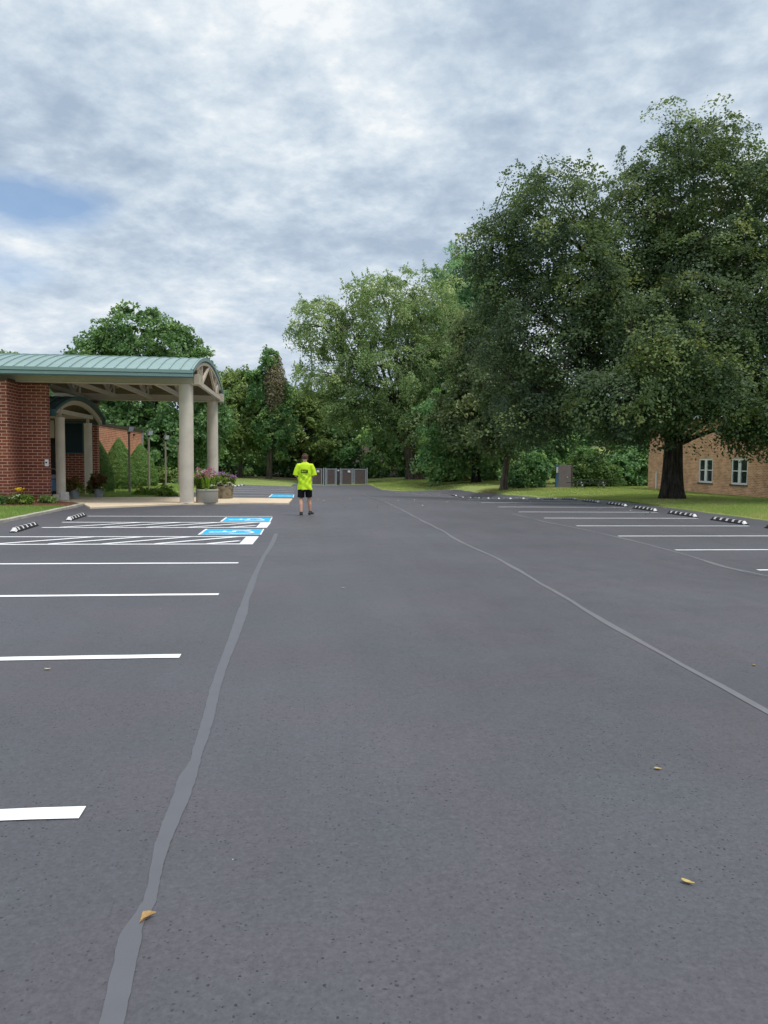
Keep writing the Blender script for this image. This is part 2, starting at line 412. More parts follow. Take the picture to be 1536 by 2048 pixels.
def zf(x, y):
    x = np.atleast_1d(np.asarray(x, float)); y = np.atleast_1d(np.asarray(y, float))
    x, y = np.broadcast_arrays(x, y)
    cols = np.array([np.interp(y, [p[0] for p in c[1]], [p[1] for p in c[1]]) for c in ZC])
    i = np.clip(np.searchsorted(ZX, x) - 1, 0, len(ZX) - 2)
    f = np.clip((x - ZX[i]) / (ZX[i + 1] - ZX[i]), 0, 1)
    f = f * f * (3 - 2 * f) * 0.5 + f * 0.5
    a = np.take_along_axis(cols, i[None], 0)[0]; b = np.take_along_axis(cols, (i + 1)[None], 0)[0]
    return a + (b - a) * f
def z1(x, y): return float(zf(x, y)[0])
ASPH_UP = 0.004
XL = [(-12, -7.1), (24.6, -7.1), (26.0, -7.3), (30.9, -7.3), (31.1, -5.5), (40, -4.9), (60, -4.7), (60.15, -0.9), (75.4, -0.9)]
XR = [(-12, 12.9), (40, 12.85), (62.4, 12.6), (62.55, 6.45), (75.4, 6.35)]
def xl(y): return np.interp(y, [p[0] for p in XL], [p[1] for p in XL])
def xr(y): return np.interp(y, [p[0] for p in XR], [p[1] for p in XR])

def grid_mesh(name, X, Y, Z, mat, kind='structure', label=None, cat=None):
    ny, nx = X.shape
    co = np.stack([X, Y, Z], -1).reshape(-1, 3).astype(np.float32)
    j, i = np.meshgrid(np.arange(ny - 1), np.arange(nx - 1), indexing='ij')
    a = (j * nx + i).ravel()
    F = np.stack([a, a + 1, a + 1 + nx, a + nx], -1).astype(np.int32)
    me = bpy.data.meshes.new(name)
    me.vertices.add(len(co)); me.vertices.foreach_set('co', co.ravel())
    me.loops.add(F.size); me.loops.foreach_set('vertex_index', F.ravel())
    me.polygons.add(len(F)); me.polygons.foreach_set('loop_start', np.arange(0, F.size, 4, dtype=np.int32))
    me.polygons.foreach_set('loop_total', np.full(len(F), 4, dtype=np.int32))
    me.polygons.foreach_set('use_smooth', np.ones(len(F), dtype=bool))
    me.update(calc_edges=True)
    o = link_mesh(name, me, mat)
    return tag(o, label, cat, None, kind)

def axis(fine0, fine1, step, far0, far1):
    mid = np.arange(fine0, fine1 + 1e-6, step)
    lo = fine0 - np.cumsum(np.geomspace(step, 80, 26)); lo = lo[lo > far0][::-1]
    hi = fine1 + np.cumsum(np.geomspace(step, 80, 26)); hi = hi[hi < far1]
    return np.concatenate([[far0], lo, mid, hi, [far1]])
gx, gy = axis(-14, 30, 0.5, -700, 700), axis(-10, 84, 0.5, -300, 900)
GX, GY = np.meshgrid(gx, gy)
GZ = zf(GX.ravel(), GY.ravel()).reshape(GX.shape)
d_in = np.minimum(GX - xl(GY), xr(GY) - GX)
d_in = np.where((GY > -11) & (GY < 75), d_in, -1)
edge = np.clip(d_in / 0.4 + 0.5, 0, 1)
GZ = GZ + 0.02 * (1 - edge) - 0.09 * edge
rough = 0.02 * np.sin(GX * 1.7 + GY * 0.9) * np.sin(GY * 1.3 - GX * 0.6)
GZ = GZ + rough * (edge < 0.01)
lawn = grid_mesh('lawn', GX, GY, GZ, M['lawn'], 'structure', 'mown lawn around the parking lot with worn yellowish patches', 'lawn')

# parking lot sheet
ay = np.unique(np.concatenate([np.arange(-11, 75.3, 0.5), [24.6, 31.1, 60.0, 60.15, 62.4, 62.55, 75.4]]))
at_ = np.linspace(0, 1, 41)
AY, AT = np.meshgrid(ay, at_, indexing='ij')
wig = 0.035 * np.sin(AY * 2.1) + 0.025 * np.sin(AY * 5.3 + 1)
AX = (xl(AY) + wig) * (1 - AT) + (xr(AY) + wig) * AT
AZ = zf(AX.ravel(), AY.ravel()).reshape(AX.shape) + ASPH_UP
lot = grid_mesh('parking_lot', AX, AY, AZ, M['asphalt'], 'structure', 'freshly sealed dark grey asphalt parking lot', 'parking lot')
def asph_z(x, y):                            # height of the asphalt sheet itself
    j = int(np.clip(np.searchsorted(ay, y) - 1, 0, len(ay) - 2)); f = min(1, max(0, (y - ay[j]) / (ay[j + 1] - ay[j])))
    a, b = np.interp(x, AX[j], AZ[j]), np.interp(x, AX[j + 1], AZ[j + 1])
    return float(a + (b - a) * f)
def zs(x, y, up=0.005):                      # surface height for paint, a few mm over the asphalt
    return asph_z(x, y) + up + (0.008 if y > 27 else 0.0)

def sheet(rows, up):                         # rows: list of (left xy, right xy) -> strip lying on the asphalt
    mb = MB(); v = []
    for a, b in rows:
        for p in (a, b): v.append((p[0], p[1], zs(p[0], p[1], up)))
    mb.add(v, [(2 * i, 2 * i + 1, 2 * i + 3, 2 * i + 2) for i in range(len(rows) - 1)])
    return mb
def painted_line(mb, p, q, w, up=0.005, seg=0.2, round_end=0.0):
    p, q = Vector((*p, 0)), Vector((*q, 0)); d = q - p; L = d.length; d.normalize(); n = Vector((-d.y, d.x, 0))
    k = max(2, int(L / seg)); rows = []
    for i in range(k + 1):
        t = L * i / k
        ww = w / 2 * (1 + random.uniform(-0.05, 0.05))
        c = p + d * t + n * random.uniform(-0.004, 0.004)
        rows.append((c + n * ww, c - n * ww))
    if round_end:
        c = p + d * (-round_end); rows.insert(0, (c + n * w * 0.3, c - n * w * 0.22))
        c = q + d * round_end; rows.append((c + n * w * 0.3, c - n * w * 0.22))
    s = sheet([(a.xy, b.xy) for a, b in rows], up)
    mb.add(s.v, s.f)
    return mb

lines = []
for y in (3.44, 6.18, 9.01, 11.74):
    mb = painted_line(MB(), (-5.9, y), (-0.97, y), 0.115); lines.append(mb.build('stall_line', M['white_paint'], lot))
mb = painted_line(MB(), (-5.75, 21.3), (-0.83, 21.3), 0.10); mb.build('stall_line', M['white_paint'], lot)
yr = [10.69 + 2.55 * k for k in range(-1, 21)]
for y in yr:
    mb = painted_line(MB(), (6.72, y), (11.25, y), 0.10); mb.build('stall_line', M['white_paint'], lot)
for y in (32.2, 33.7, 36.9, 39.7, 42.5, 45.2, 48.0, 50.7, 53.4, 56.2):
    mb = painted_line(MB(), (-4.5, y), (-1.4 if y < 34 else -0.45, y), 0.11); mb.build('stall_line', M['white_paint'], lot)
# hatched access aisles
for y0, y1, x0, x1 in ((14.37, 15.74, -6.0, -0.92), (17.83, 19.28, -5.8, -0.82)):
    mb = MB()
    painted_line(mb, (x0, y0), (x1, y0), 0.12); painted_line(mb, (x0, y1), (x1 + 0.03, y1), 0.12)
    h = y1 - y0
    x = x1 - 0.28 - 0.55
    r = sheet([((x1 - 0.25 + 0.03 * k, y0 + 0.05 + (h - 0.10) * k), (x1 + 0.03 * k, y0 + 0.05 + (h - 0.1) * k)) for k in (0, 0.5, 1)], 0.0062)
    mb.add(r.v, r.f)
    while x > x0:
        xe = x + h * 1.0
        a, b = (x, y0 + 0.05), (xe, y1 - 0.05)
        if xe > x1 - 0.29:
            k = (x1 - 0.29 - x) / (xe - x); b = (x1 - 0.29, a[1] + (b[1] - a[1]) * k)
        painted_line(mb, a, b, 0.13, 0.0072)
        x -= 0.94
    mb.build('hatched_aisle_marking', M['white_paint'], lot)
# blue accessible squares with the wheelchair symbol
def blue_square(x0, x1, y0, y1):
    mb = sheet([((x0, y0 + (y1 - y0) * k / 4), (x1, y0 + (y1 - y0) * k / 4)) for k in range(5)], 0.005)
    b = mb.build('accessible_space_marking', M['blue_paint'], lot)
    w = MB()
    painted_line(w, (x0 - 0.02, y0), (x0 - 0.02, y1), 0.05, 0.0066)
    painted_line(w, (x1 + 0.012, y0), (x1 + 0.012, y1), 0.03, 0.0066)
    painted_line(w, (x0, y0 + 0.03), (x1, y0 + 0.03), 0.04, 0.0072)
    w.build('white_edge', M['white_paint'], b)
    # local symbol frame: up = -X, right = +Y
    s = MB(); cx, cy = (x0 + x1) / 2, (y0 + y1) / 2; S = min(x1 - x0, y1 - y0) * 0.82
    def q(u, v): return (cx - v * S, cy + u * S)
    def stroke(pts, wd):
        for a, b_ in zip(pts[:-1], pts[1:]): painted_line(s, q(*a), q(*b_), wd * S, 0.0068 + 0.0004 * random.random(), seg=0.08)
    hd = [q(-0.08 + 0.075 * math.cos(a), 0.43 + 0.075 * math.sin(a)) for a in np.linspace(0, 2 * math.pi, 13)[:-1]]
    s.add([(p[0], p[1], zs(p[0], p[1], 0.0068)) for p in hd], [tuple(range(12))])
    stroke([(-0.08, 0.36), (-0.05, -0.03)], 0.10)
    stroke([(-0.06, 0.18), (0.18, 0.18)], 0.07)
    stroke([(-0.06, -0.02), (0.2, -0.02), (0.3, -0.34), (0.4, -0.31)], 0.085)
    stroke([(-0.13 + 0.27 * math.cos(a), -0.16 + 0.27 * math.sin(a)) for a in np.radians(np.linspace(128, 345, 15))], 0.075)
    s.build('wheelchair_symbol', M['white_paint'], b)
blue_square(-2.12, -0.89, 16.14, 17.45)
blue_square(-2.02, -0.84, 19.5, 20.9)
blue_square(-1.38, -0.42, 32.2, 35.6)
# crack sealant ribbons
SL = [(-0.56, 1.6), (-0.56, 2.12), (-0.58, 2.31), (-0.60, 2.49), (-0.59, 2.61), (-0.56, 2.65), (-0.57, 2.86), (-0.60, 3.11), (-0.60, 3.56), (-0.61, 3.84), (-0.58, 3.94), (-0.59, 4.17), (-0.60, 4.56), (-0.63, 5.26), (-0.64, 5.91), (-0.65, 6.93), (-0.67, 7.95), (-0.67, 8.66), (-0.68, 9.33), (-0.68, 10.55), (-0.66, 12.44), (-0.62, 13.85), (-0.61, 15.15), (-0.60, 16.48)]
SR = [(-0.49, 1.6), (-0.49, 2.11), (-0.51, 2.31), (-0.52, 2.48), (-0.54, 2.60), (-0.51, 2.65), (-0.53, 2.86), (-0.54, 3.10), (-0.52, 3.55), (-0.52, 3.83), (-0.53, 3.94), (-0.53, 4.16), (-0.53, 4.56), (-0.56, 5.26), (-0.57, 5.90), (-0.56, 6.92), (-0.56, 7.95), (-0.60, 8.66), (-0.59, 9.33), (-0.61, 10.54), (-0.60, 12.43), (-0.54, 13.85), (-0.52, 15.15), (-0.52, 16.48)]
def ribbon(pts, w, wj, sub=6):
    rows = []
    for (x0, y0), (x1, y1) in zip(pts[:-1], pts[1:]):
        n = max(2, int((y1 - y0) / 0.25))
        for k in range(n):
            f = k / n; y = y0 + (y1 - y0) * f
            x = x0 + (x1 - x0) * f + 0.007 * math.sin(y * 3.1) + 0.003 * math.sin(y * 7.7)
            ww = w * (1 + wj * math.sin(y * 2.3 + 1) * math.sin(y * 0.7)) / 2
            rows.append(((x - ww, y), (x + ww, y)))
    return rows
ysr = np.concatenate([np.arange(1.6, 5, 0.03), np.arange(5, 16.5, 0.12)])
def smooth_edge(E, amp, ph):
    ye = [p[1] for p in E]; xe = [p[0] for p in E]
    acc = 0
    for k in range(-3, 4): acc = acc + np.interp(ysr + k * 0.02 * np.clip(ysr / 3, 1, 4), ye, xe)
    return acc / 7 + amp * np.sin(ysr * 23 + ph) * np.sin(ysr * 7.1 + ph) + np.random.default_rng(int(ph * 10)).normal(size=len(ysr)) * 0.0012
xa, xb = smooth_edge(SL, 0.002, 0.3), smooth_edge(SR, 0.002, 1.9)
rows = [((xa[i], ysr[i]), (xb[i], ysr[i])) for i in range(len(ysr))]
sheet(rows, 0.0035).build('sealant_strip', M['sealant'], lot)
sheet(ribbon([(2.93, 2.0), (2.94, 4.5), (2.96, 5.38), (2.96, 6.74), (3.04, 8.6), (3.09, 10.16), (3.15, 12.0), (3.06, 14.72), (3.08, 15.6), (3.14, 17.06), (3.12, 19.9), (3.15, 24.8), (3.06, 28.6), (2.9, 33), (3.0, 40)], 0.062, 0.3), 0.0035).build('sealant_strip', M['sealant_pale'], lot)
sheet(ribbon([(6.7, 8.5), (6.65, 9.6), (6.50, 10.16), (6.40, 11.02), (6.49, 11.78), (6.57, 12.78), (6.62, 14.13), (6.62, 15.56), (6.56, 17.3), (6.34, 19.6), (6.3, 23)], 0.07, 0.5), 0.0035).build('sealant_strip', M['sealant_pale'], lot)
sheet(ribbon([(6.55, 8.5), (6.50, 9.6), (6.38, 10.4), (6.40, 11.4), (6.47, 12.0)], 0.05, 0.3), 0.0030).build('sealant_strip', M['sealant'], lot)

# concrete drive pad and kerb
pad = [(-7.2, 26.2), (-6.5, 24.4), (-4.1, 26.6), (-3.68, 26.62), (-2.2, 27.3), (-0.5, 27.14), (-0.4, 30.17), (-6.0, 31.0), (-7.4, 30.6), (-9.0, 31.0), (-13.0, 33.0), (-13.0, 27.6), (-8.0, 27.5)]
mb = MB(); mb.prism(pad, -0.10, 0.062)
o = mb.build('concrete_path', M['concrete'], bevel=0.012); tag(o, 'pale tan concrete drive pad under the arched canopy', 'path', None, 'structure')
mb = MB()
kp = [(-7.16, y) for y in np.arange(8, 24.2, 0.6)] + [(-7.14, 24.4), (-7.18, 25.2), (-7.24, 26.2)]
for a, b in zip(kp[:-1], kp[1:]):
    mb.box(a[0] - 0.09, a[0] + 0.05, a[1], b[1] - 0.002, -0.1, 0.075 + random.uniform(-0.006, 0.006))
tag(mb.build('kerb', M['kerb'], bevel=0.01), 'narrow worn concrete kerb along the left lawn', 'kerb', None, 'structure')
mb = MB()
bedp = [(-14, 24.9), (-10, 24.8), (-8.4, 25.0), (-7.35, 24.9), (-7.28, 26.2), (-7.9, 27.0), (-8.3, 27.45), (-14, 27.45)]
mb.prism(bedp, -0.05, 0.07)
tag(mb.build('mulch_ground', M['mulch'], bevel=0.03), 'brown bark mulch bed in front of the brick wall', 'mulch bed', None, 'structure')

# ------------------------------------------------------------------ wheel stops
def wheel_stop(x, y, label, group, name='wheel_stop', rot=0.0, side=1):
    """rubber stop along Y, stripes on the face towards the lot (side +1 = faces +X)"""
    L, W, H, e = 1.68, 0.15, 0.098, 0.10
    root_z = asph_z(x, y)
    prof = [(-W / 2, 0.0), (-W * 0.44, H * 0.42), (-W * 0.20, H), (W * 0.20, H), (W * 0.44, H * 0.42), (W / 2, 0.0)]
    cuts = [-L / 2, -L / 2 + e]
    st = []
    w = 0.10
    for c in (-0.60, -0.30, 0.0, 0.30, 0.60):
        st.append((c - w / 2, c + w / 2)); cuts += [c - w / 2, c + w / 2]
    cuts += [L / 2 - e, L / 2]
    v, f, mi = [], [], []
    n = len(prof)
    for k, c in enumerate(cuts):
        end = k in (0, len(cuts) - 1)
        for (px, pz) in prof:
            v.append((px * (0.95 if end else 1), c, pz * (0.25 if end else 1)))
    for k in range(len(cuts) - 1):
        mid = (cuts[k] + cuts[k + 1]) / 2
        white = any(a < mid < b for a, b in st)
        near_end = (k == 0)
        for i in range(n - 1):
            f.append((k * n + i, k * n + i + 1, (k + 1) * n + i + 1, (k + 1) * n + i))
            face_side = (i >= 2) if side > 0 else (i <= 2)
            mi.append(1 if (white and i == (3 if side > 0 else 1)) or (white and i == 2) or (near_end and i in (1, 2, 3)) else 0)
        f.append((k * n + n - 1, k * n, (k + 1) * n, (k + 1) * n + n - 1)); mi.append(0)
    f.append(tuple(range(n))); mi.append(0)
    f.append(tuple(reversed([(len(cuts) - 1) * n + i for i in range(n)]))); mi.append(0)
    me = bpy.data.meshes.new(name); me.from_pydata(v, [], f); me.polygons.foreach_set('material_index', mi); me.update()
    o = link_mesh(name, me, [M['black'], M['stripe']], None, (x, y, root_z))
    slope = math.atan2(z1(x, y + 0.8) - z1(x, y - 0.8), 1.6)
    o.rotation_euler = (slope, 0, rot)
    bv = o.modifiers.new('edge', 'BEVEL'); bv.width = 0.006; bv.segments = 1
    return tag(o, label, 'wheel stop', group)
wheel_stop(-6.05, 17.5, 'black and white rubber wheel stop beside the nearer hatched aisle', 'wheel stops on the left of the lot', rot=0.06)
wheel_stop(-5.82, 20.55, 'black and white rubber wheel stop nearest the concrete canopy pad', 'wheel stops on the left of the lot', rot=0.05)
RL = ['black and white rubber wheel stop cut by the right picture edge', 'nearest wholly visible wheel stop on the right, below the big trunk',
      'rubber wheel stop just below the thick tree trunk', 'rubber wheel stop left of the trunk shadow, fourth from the right edge',
      'rubber wheel stop with leaves by it, fifth from the right edge', 'rubber wheel stop at the lawn edge, sixth from the right edge',
      'rubber wheel stop in front of the picnic table lawn, seventh from the right', 'small distant wheel stop, eighth from the right edge',
      'small distant wheel stop, ninth from the right edge', 'small distant wheel stop, tenth from the right edge', 'small distant wheel stop, eleventh from the right edge',
      'small distant wheel stop, twelfth from the right edge', 'small distant wheel stop, thirteenth from the right edge',
      'tiny far wheel stop, fourteenth from the right edge', 'tiny far wheel stop, fifteenth from the right edge', 'tiny far wheel stop at the far right corner of the lot',
      'tiny farthest wheel stop on the right below the grass mound']
for k in range(17):
    y = 16.98 + 2.55 * k
    wheel_stop(11.38 + (0.1 if k > 3 else 0), y, RL[k], 'wheel stops along the right edge', side=-1)
FL = ['distant wheel stop nearest the mossy stone planter', 'distant wheel stop behind the planters, second along the far left row', 'distant wheel stop, third along the far left row',
      'distant wheel stop, fourth along the far left row', 'distant wheel stop, fifth along the far left row', 'distant wheel stop, sixth along the far left row', 'farthest wheel stop on the left before the back lawn']
for k, y in enumerate((38.3, 41.1, 43.9, 46.6, 49.3, 52.0, 54.8)):
    wheel_stop(-4.2, y, FL[k], 'wheel stops on the far left', side=1)
# ------------------------------------------------------------------ arched canopy
def arc_roof(root, x0, x1, yc, half, apex, eave, seam, m_top, m_trim, m_soffit, fascia_h, thick=0.10, n=40, front_over=0.0):
    sag = apex - eave; R = (half * half + sag * sag) / (2 * sag); zc = apex - R
    th = math.asin(half / R)
    A = np.linspace(-th, th, n + 1)
    def P(a, r): return (yc + r * math.sin(a), zc + r * math.cos(a))
    # metal shell
    mb = MB(); v = []
    for a in A:
        yo, zo = P(a, R); yi, zi = P(a, R - thick)
        for x in (x0, x1): v += [(x, yo, zo), (x, yi, zi)]
    f = []
    for i in range(n):
        k, q = i * 4, i * 4 + 4
        f += [(k, k + 2, q + 2, q), (k + 1, q + 1, q + 3, k + 3), (k + 2, k + 3, q + 3, q + 2), (k, q, q + 1, k + 1)]
    f += [(0, 1, 3, 2), (4 * n, 4 * n + 2, 4 * n + 3, 4 * n + 1)]
    mb.add(v, f)
    roof = mb.build('roof', m_top, root)
    # standing seams, part of the roof's look
    s = MB(); x = x1 - 0.05
    while x > x0:
        v = []
        for a in A:
            for r, dx in ((R - 0.004, -0.013), (R + 0.038, -0.010), (R + 0.038, 0.010), (R - 0.004, 0.013)):
                y, z = P(a, r); v.append((x + dx, y, z))
        f = []
        for i in range(n):
            for j in range(3):
                f.append((i * 4 + j, i * 4 + j + 1, i * 4 + j + 5, i * 4 + j + 4))
        s.add(v, f); x -= seam
    s.build('standing_seams', m_top, roof)
    # soffit: planks running along the roof
    s = MB()
    nb = int(2 * th * R / 0.20)
    B = np.linspace(-th, th, nb + 1)
    for i in range(nb):
        a0, a1 = B[i] + 0.012 / R, B[i + 1] - 0.012 / R
        (ya, za), (yb, zb) = P(a0, R - thick - 0.004), P(a1, R - thick - 0.004)
        (yc_, zc_), (yd, zd) = P(a0, R - thick - 0.03), P(a1, R - thick - 0.03)
        e0, e1 = x0 + 0.04, x1 - 0.05
        s.add([(e0, ya, za), (e0, yb, zb), (e0, yd, zd), (e0, yc_, zc_), (e1, ya, za), (e1, yb, zb), (e1, yd, zd), (e1, yc_, zc_)],
              [(0, 1, 2, 3), (7, 6, 5, 4), (3, 2, 6, 7), (0, 3, 7, 4), (1, 5, 6, 2)])
    s.build('soffit', m_soffit, root)
    # eave fascia: two stepped bands at each eave
    for sgn, nm in ((-1, 'near'), (1, 'far')):
        y = yc + sgn * half
        g = MB()
        ya, yb = sorted((y + sgn * 0.05, y - sgn * 0.05))
        g.box(x0 - 0.02, x1 + 0.02, ya, yb, eave - 0.10, eave + 0.012)
        ya, yb = sorted((y + sgn * 0.025, y - sgn * 0.06))
        g.box(x0 - 0.02, x1 + 0.02, ya, yb, eave - fascia_h, eave - 0.118)
        fo = g.build('eave_fascia', m_top, root, bevel=0.008)
        g = MB()
        ya, yb = sorted((y + sgn * 0.012, y - sgn * 0.04))
        g.box(x0 - 0.01, x1 + 0.01, ya, yb, eave - 0.118, eave - 0.10)
        ya, yb = sorted((y + sgn * 0.01, y - sgn * 0.05))
        g.box(x0 - 0.01, x1 + 0.01, ya, yb, eave - fascia_h - 0.035, eave - fascia_h)
        g.build('drip_edge', m_trim, fo)
    # rake trim along the arch at the open end
    g = MB(); v = []
    for a in A:
        for r, x in ((R + 0.03, x1 + 0.03), (R - thick + 0.005, x1 + 0.03), (R - thick + 0.005, x1 - 0.03), (R + 0.03, x1 - 0.03)):
            y, z = P(a, r); v.append((x, y, z))
    f = []
    for i in range(n):
        for j in range(4): f.append((i * 4 + j, i * 4 + (j + 1) % 4, i * 4 + 4 + (j + 1) % 4, i * 4 + 4 + j))
    g.add(v, f); g.build('rake_trim', m_top, root)
    return P, R, th

can = empty('arched_canopy', (-4.0, 30.7, 0.06), 'drive-through canopy with a teal barrel roof on tan round columns', 'canopy')
P, R, th = arc_roof(can, -10.95, -3.58, 30.7, 4.95, 5.33, 4.44, 0.345, M['teal'], M['teal_dark'], M['soffit'], 0.215)
for cy in (26.85, 34.5):
    mb = MB(); r = 0.238
    mb.lathe((-3.95, cy), [(r + 0.012, 0.06), (r + 0.012, 0.075), (r, 0.08), (r, 0.74), (r - 0.004, 0.744), (r - 0.004, 0.75), (r, 0.754), (r, 3.0), (r - 0.004, 3.004), (r - 0.004, 3.01), (r, 3.014), (r, 4.07)], 40)
    mb.build('column', M['precast'], can, smooth=True)
for by in (26.85, 34.5):
    mb = MB()
    mb.box(-10.6, -3.50, by - 0.17, by + 0.17, 4.075, 4.32)
    mb.box(-10.55, -3.54, by - 0.20, by + 0.20, 4.055, 4.085)
    mb.box(-3.66, -3.47, by - 0.21, by + 0.21, 4.06, 4.40)
    mb.build('beam', M['beam_tan'], can, bevel=0.01)
def arcz(y, r): return math.sqrt(max(r * r - (y - 30.7) ** 2, 0)) + (5.33 - R)
for tx in (-3.64, -5.15, -6.55, -7.95, -9.35):
    mb = MB(); ri = R - 0.16
    mb.beam((tx, 27.03, 4.21), (tx, 34.32, 4.21), 0.11, 0.15)
    top = (tx, 30.7, arcz(30.7, ri) - 0.04)
    for sg in (-1, 1):
        q = (tx, 30.7 + sg * 2.2, 4.27)
        mb.beam((tx, 30.7 + sg * 0.08, top[2]), q, 0.085, 0.11)
        mb.beam(q, (tx, 30.7 + sg * 2.2, arcz(30.7 + 2.2, ri)), 0.08, 0.08)
        mb.beam((tx, q[1] + sg * 0.05, 4.27), (tx, 30.7 + sg * 3.1, arcz(30.7 + 3.1, ri)), 0.07, 0.08)
        mb.beam((tx, 30.7 + sg * 3.12, 4.27), (tx, 30.7 + sg * 3.12, arcz(30.7 + 3.12, ri)), 0.07, 0.08)
    ys = np.linspace(26.9, 34.5, 15)
    for a, b in zip(ys[:-1], ys[1:]):
        mb.beam((tx, a, arcz(a, ri) - 0.03), (tx, b, arcz(b, ri) - 0.03), 0.10, 0.10)
    mb.build('truss', M['beam_tan'], can)
for lx in (-7.2, -5.8):
    mb = MB(); mb.box(lx - 0.45, lx + 0.45, 30.3, 30.75, 4.52, 4.66); mb.box(lx - 0.03, lx + 0.03, 30.5, 30.56, 4.66, 5.15)
    mb.build('ceiling_fixture', M['dark'], can, bevel=0.02)

# ------------------------------------------------------------------ left building
bl = empty('brick_building', (-12, 34, 0), 'red brick building with a stepped front wall behind the arched canopy', 'building')
mb = MB()
mb.prism([(-16, 26.0), (-9.45, 26.0), (-9.45, 27.1), (-8.58, 27.1), (-8.58, 27.42), (-9.75, 27.42), (-9.75, 26.4), (-16, 26.4)], -0.1, 4.02)
fw = mb.build('front_wall', M['brick_red'], bl)
mb = MB()
mb.prism([(-16, 25.97), (-9.42, 25.97), (-9.42, 27.07), (-8.55, 27.07), (-8.55, 27.45), (-9.78, 27.45), (-9.78, 26.43), (-16, 26.43)], 4.02, 4.10)
mb.build('coping', M['coping'], fw)
mb = MB(); mb.box(-8.66, -8.545, 27.03, 27.09, 1.27, 1.50); mb.box(-8.64, -8.565, 27.015, 27.03, 1.33, 1.46)
mb.build('intercom', M['white'], bl, bevel=0.01)
mb = MB(); mb.box(-8.63, -8.575, 27.01, 27.016, 1.37, 1.42); mb.build('intercom_button', M['dark'], bl)
mb = MB(); mb.box(-16, -8.80, 34.3, 34.62, -0.1, 3.92); rw = mb.build('entrance_wall', M['brick_red'], bl)
mb = MB(); mb.box(-16.03, -8.76, 34.26, 34.66, 3.92, 4.02); mb.build('coping', M['coping'], rw)
mb = MB(); mb.box(-10.12, -9.40, 34.25, 34.298, 1.78, 3.12); wp = mb.build('window_panel', M['teal_glass'], bl)
mb = MB()
for a in ((-10.17, -10.12, 1.73, 3.17), (-9.40, -9.35, 1.73, 3.17)): mb.box(a[0], a[1], 34.23, 34.297, a[2], a[3])
mb.box(-10.12, -9.40, 34.23, 34.297, 3.12, 3.17); mb.box(-10.12, -9.40, 34.23, 34.297, 1.73, 1.78)
mb.build('frame', M['teal_dark'], wp)
mb = MB(); mb.box(-12.6, -10.22, 34.22, 34.298, 0.0, 2.35); dr = mb.build('entrance_door', M['dark'], bl)
mb = MB(); mb.box(-12.5, -11.5, 34.2, 34.219, 0.12, 2.2); mb.box(-11.4, -10.3, 34.2, 34.219, 0.12, 2.2); mb.build('door_glass', M['glass'], dr)
mb = MB(); mb.box(-11.9, -10.55, 34.22, 34.298, 2.4, 3.15); mb.build('transom_panel', M['beam_tan'], bl)
mb = MB(); mb.box(-30, -10.9, 34.63, 54.2, -0.3, 3.30); ow = mb.build('side_wall', M['brick_orange'], bl)
mb = MB(); mb.box(-30.1, -10.86, 34.64, 54.25, 3.30, 3.50); mb.build('coping', M['coping'], ow)
mb = MB(); mb.box(-10.895, -10.83, 54.0, 54.1, -0.1, 3.3); mb.build('downspout', M['grey_metal'], bl)
mb = MB(); mb.box(-10.895, -10.80, 51.2, 51.4, 3.02, 3.12); mb.build('wall_light', M['dark'], bl)

# small entrance portico, same shape as the canopy
po = empty('entrance_portico', (-9, 30.9, 0), 'small arched entrance portico on two slim tan columns beside the brick wall', 'portico')
P2, R2, th2 = arc_roof(po, -13.5, -8.45, 30.95, 3.35, 3.86, 3.22, 0.345, M['teal_dark'], M['teal_dark'], M['soffit'], 0.20, thick=0.08, n=28)
for cx, cy in ((-8.60, 28.55), (-8.86, 33.1)):
    mb = MB(); mb.lathe((cx, cy), [(0.16, 0.05), (0.16, 2.92), (0.165, 2.93), (0.165, 2.99)], 28)
    c = mb.build('column', M['precast'], po, smooth=True)
    mb = MB(); mb.box(cx - 0.05, cx + 0.05, cy - 0.05, cy + 0.05, 2.99, 3.2); mb.build('post', M['beam_tan'], c)
mb = MB(); mb.box(-13, -8.52, 28.45, 28.65, 3.17, 3.33); mb.box(-8.66, -8.54, 28.4, 28.7, 3.34, 3.5); mb.build('beam', M['beam_tan'], po)
mb = MB(); mb.box(-13, -8.70, 33.0, 33.2, 3.17, 3.33); mb.build('beam', M['beam_tan'], po)
mb = MB(); mb.box(-8.72, -8.62, 28.66, 33.0, 3.15, 3.30); mb.build('tie_beam', M['beam_tan'], po)
mb = MB(); ys = np.linspace(27.7, 34.2, 19); zz = lambda y: (3.86 - R2) + math.sqrt((R2 - 0.2) ** 2 - (y - 30.95) ** 2)
for a, b in zip(ys[:-1], ys[1:]): mb.beam((-8.62, a, zz(a)), (-8.62, b, zz(b)), 0.12, 0.16)
mb.build('arch_rib', M['beam_tan'], po)

# ------------------------------------------------------------------ right building
br = empty('brick_building', (24, 42, -0.24), 'tan orange brick building with white double windows behind the big tree', 'building')
wy = [(48.3, 46.68), (44.72, 43.10), (41.13, 39.51), (37.5, 35.9), (33.9, 32.3)]
z0w, z1w = 0.42, 1.88
mb = MB()
segs = [51.6] + [v for w in wy for v in w] + [28.0]
for a, b in zip(segs[0::2], segs[1::2]): mb.box(24, 24.3, b, a, -0.6, 4.2)
for a, b in wy:
    mb.box(24, 24.3, b + 0.0, a, -0.6, z0w - 0.08); mb.box(24, 24.3, b, a, z1w, 4.2)
mb.box(24.3, 36, 51.3, 51.6, -0.6, 4.2); mb.box(24.3, 36, 28.0, 28.3, -0.6, 4.2)
wl = mb.build('wall', M['brick_tan'], br)
mb = MB(); mb.box(23.6, 36.3, 27.7, 51.9, 4.2, 4.45); rf = mb.build('roof', M['white'], br, bevel=0.02)
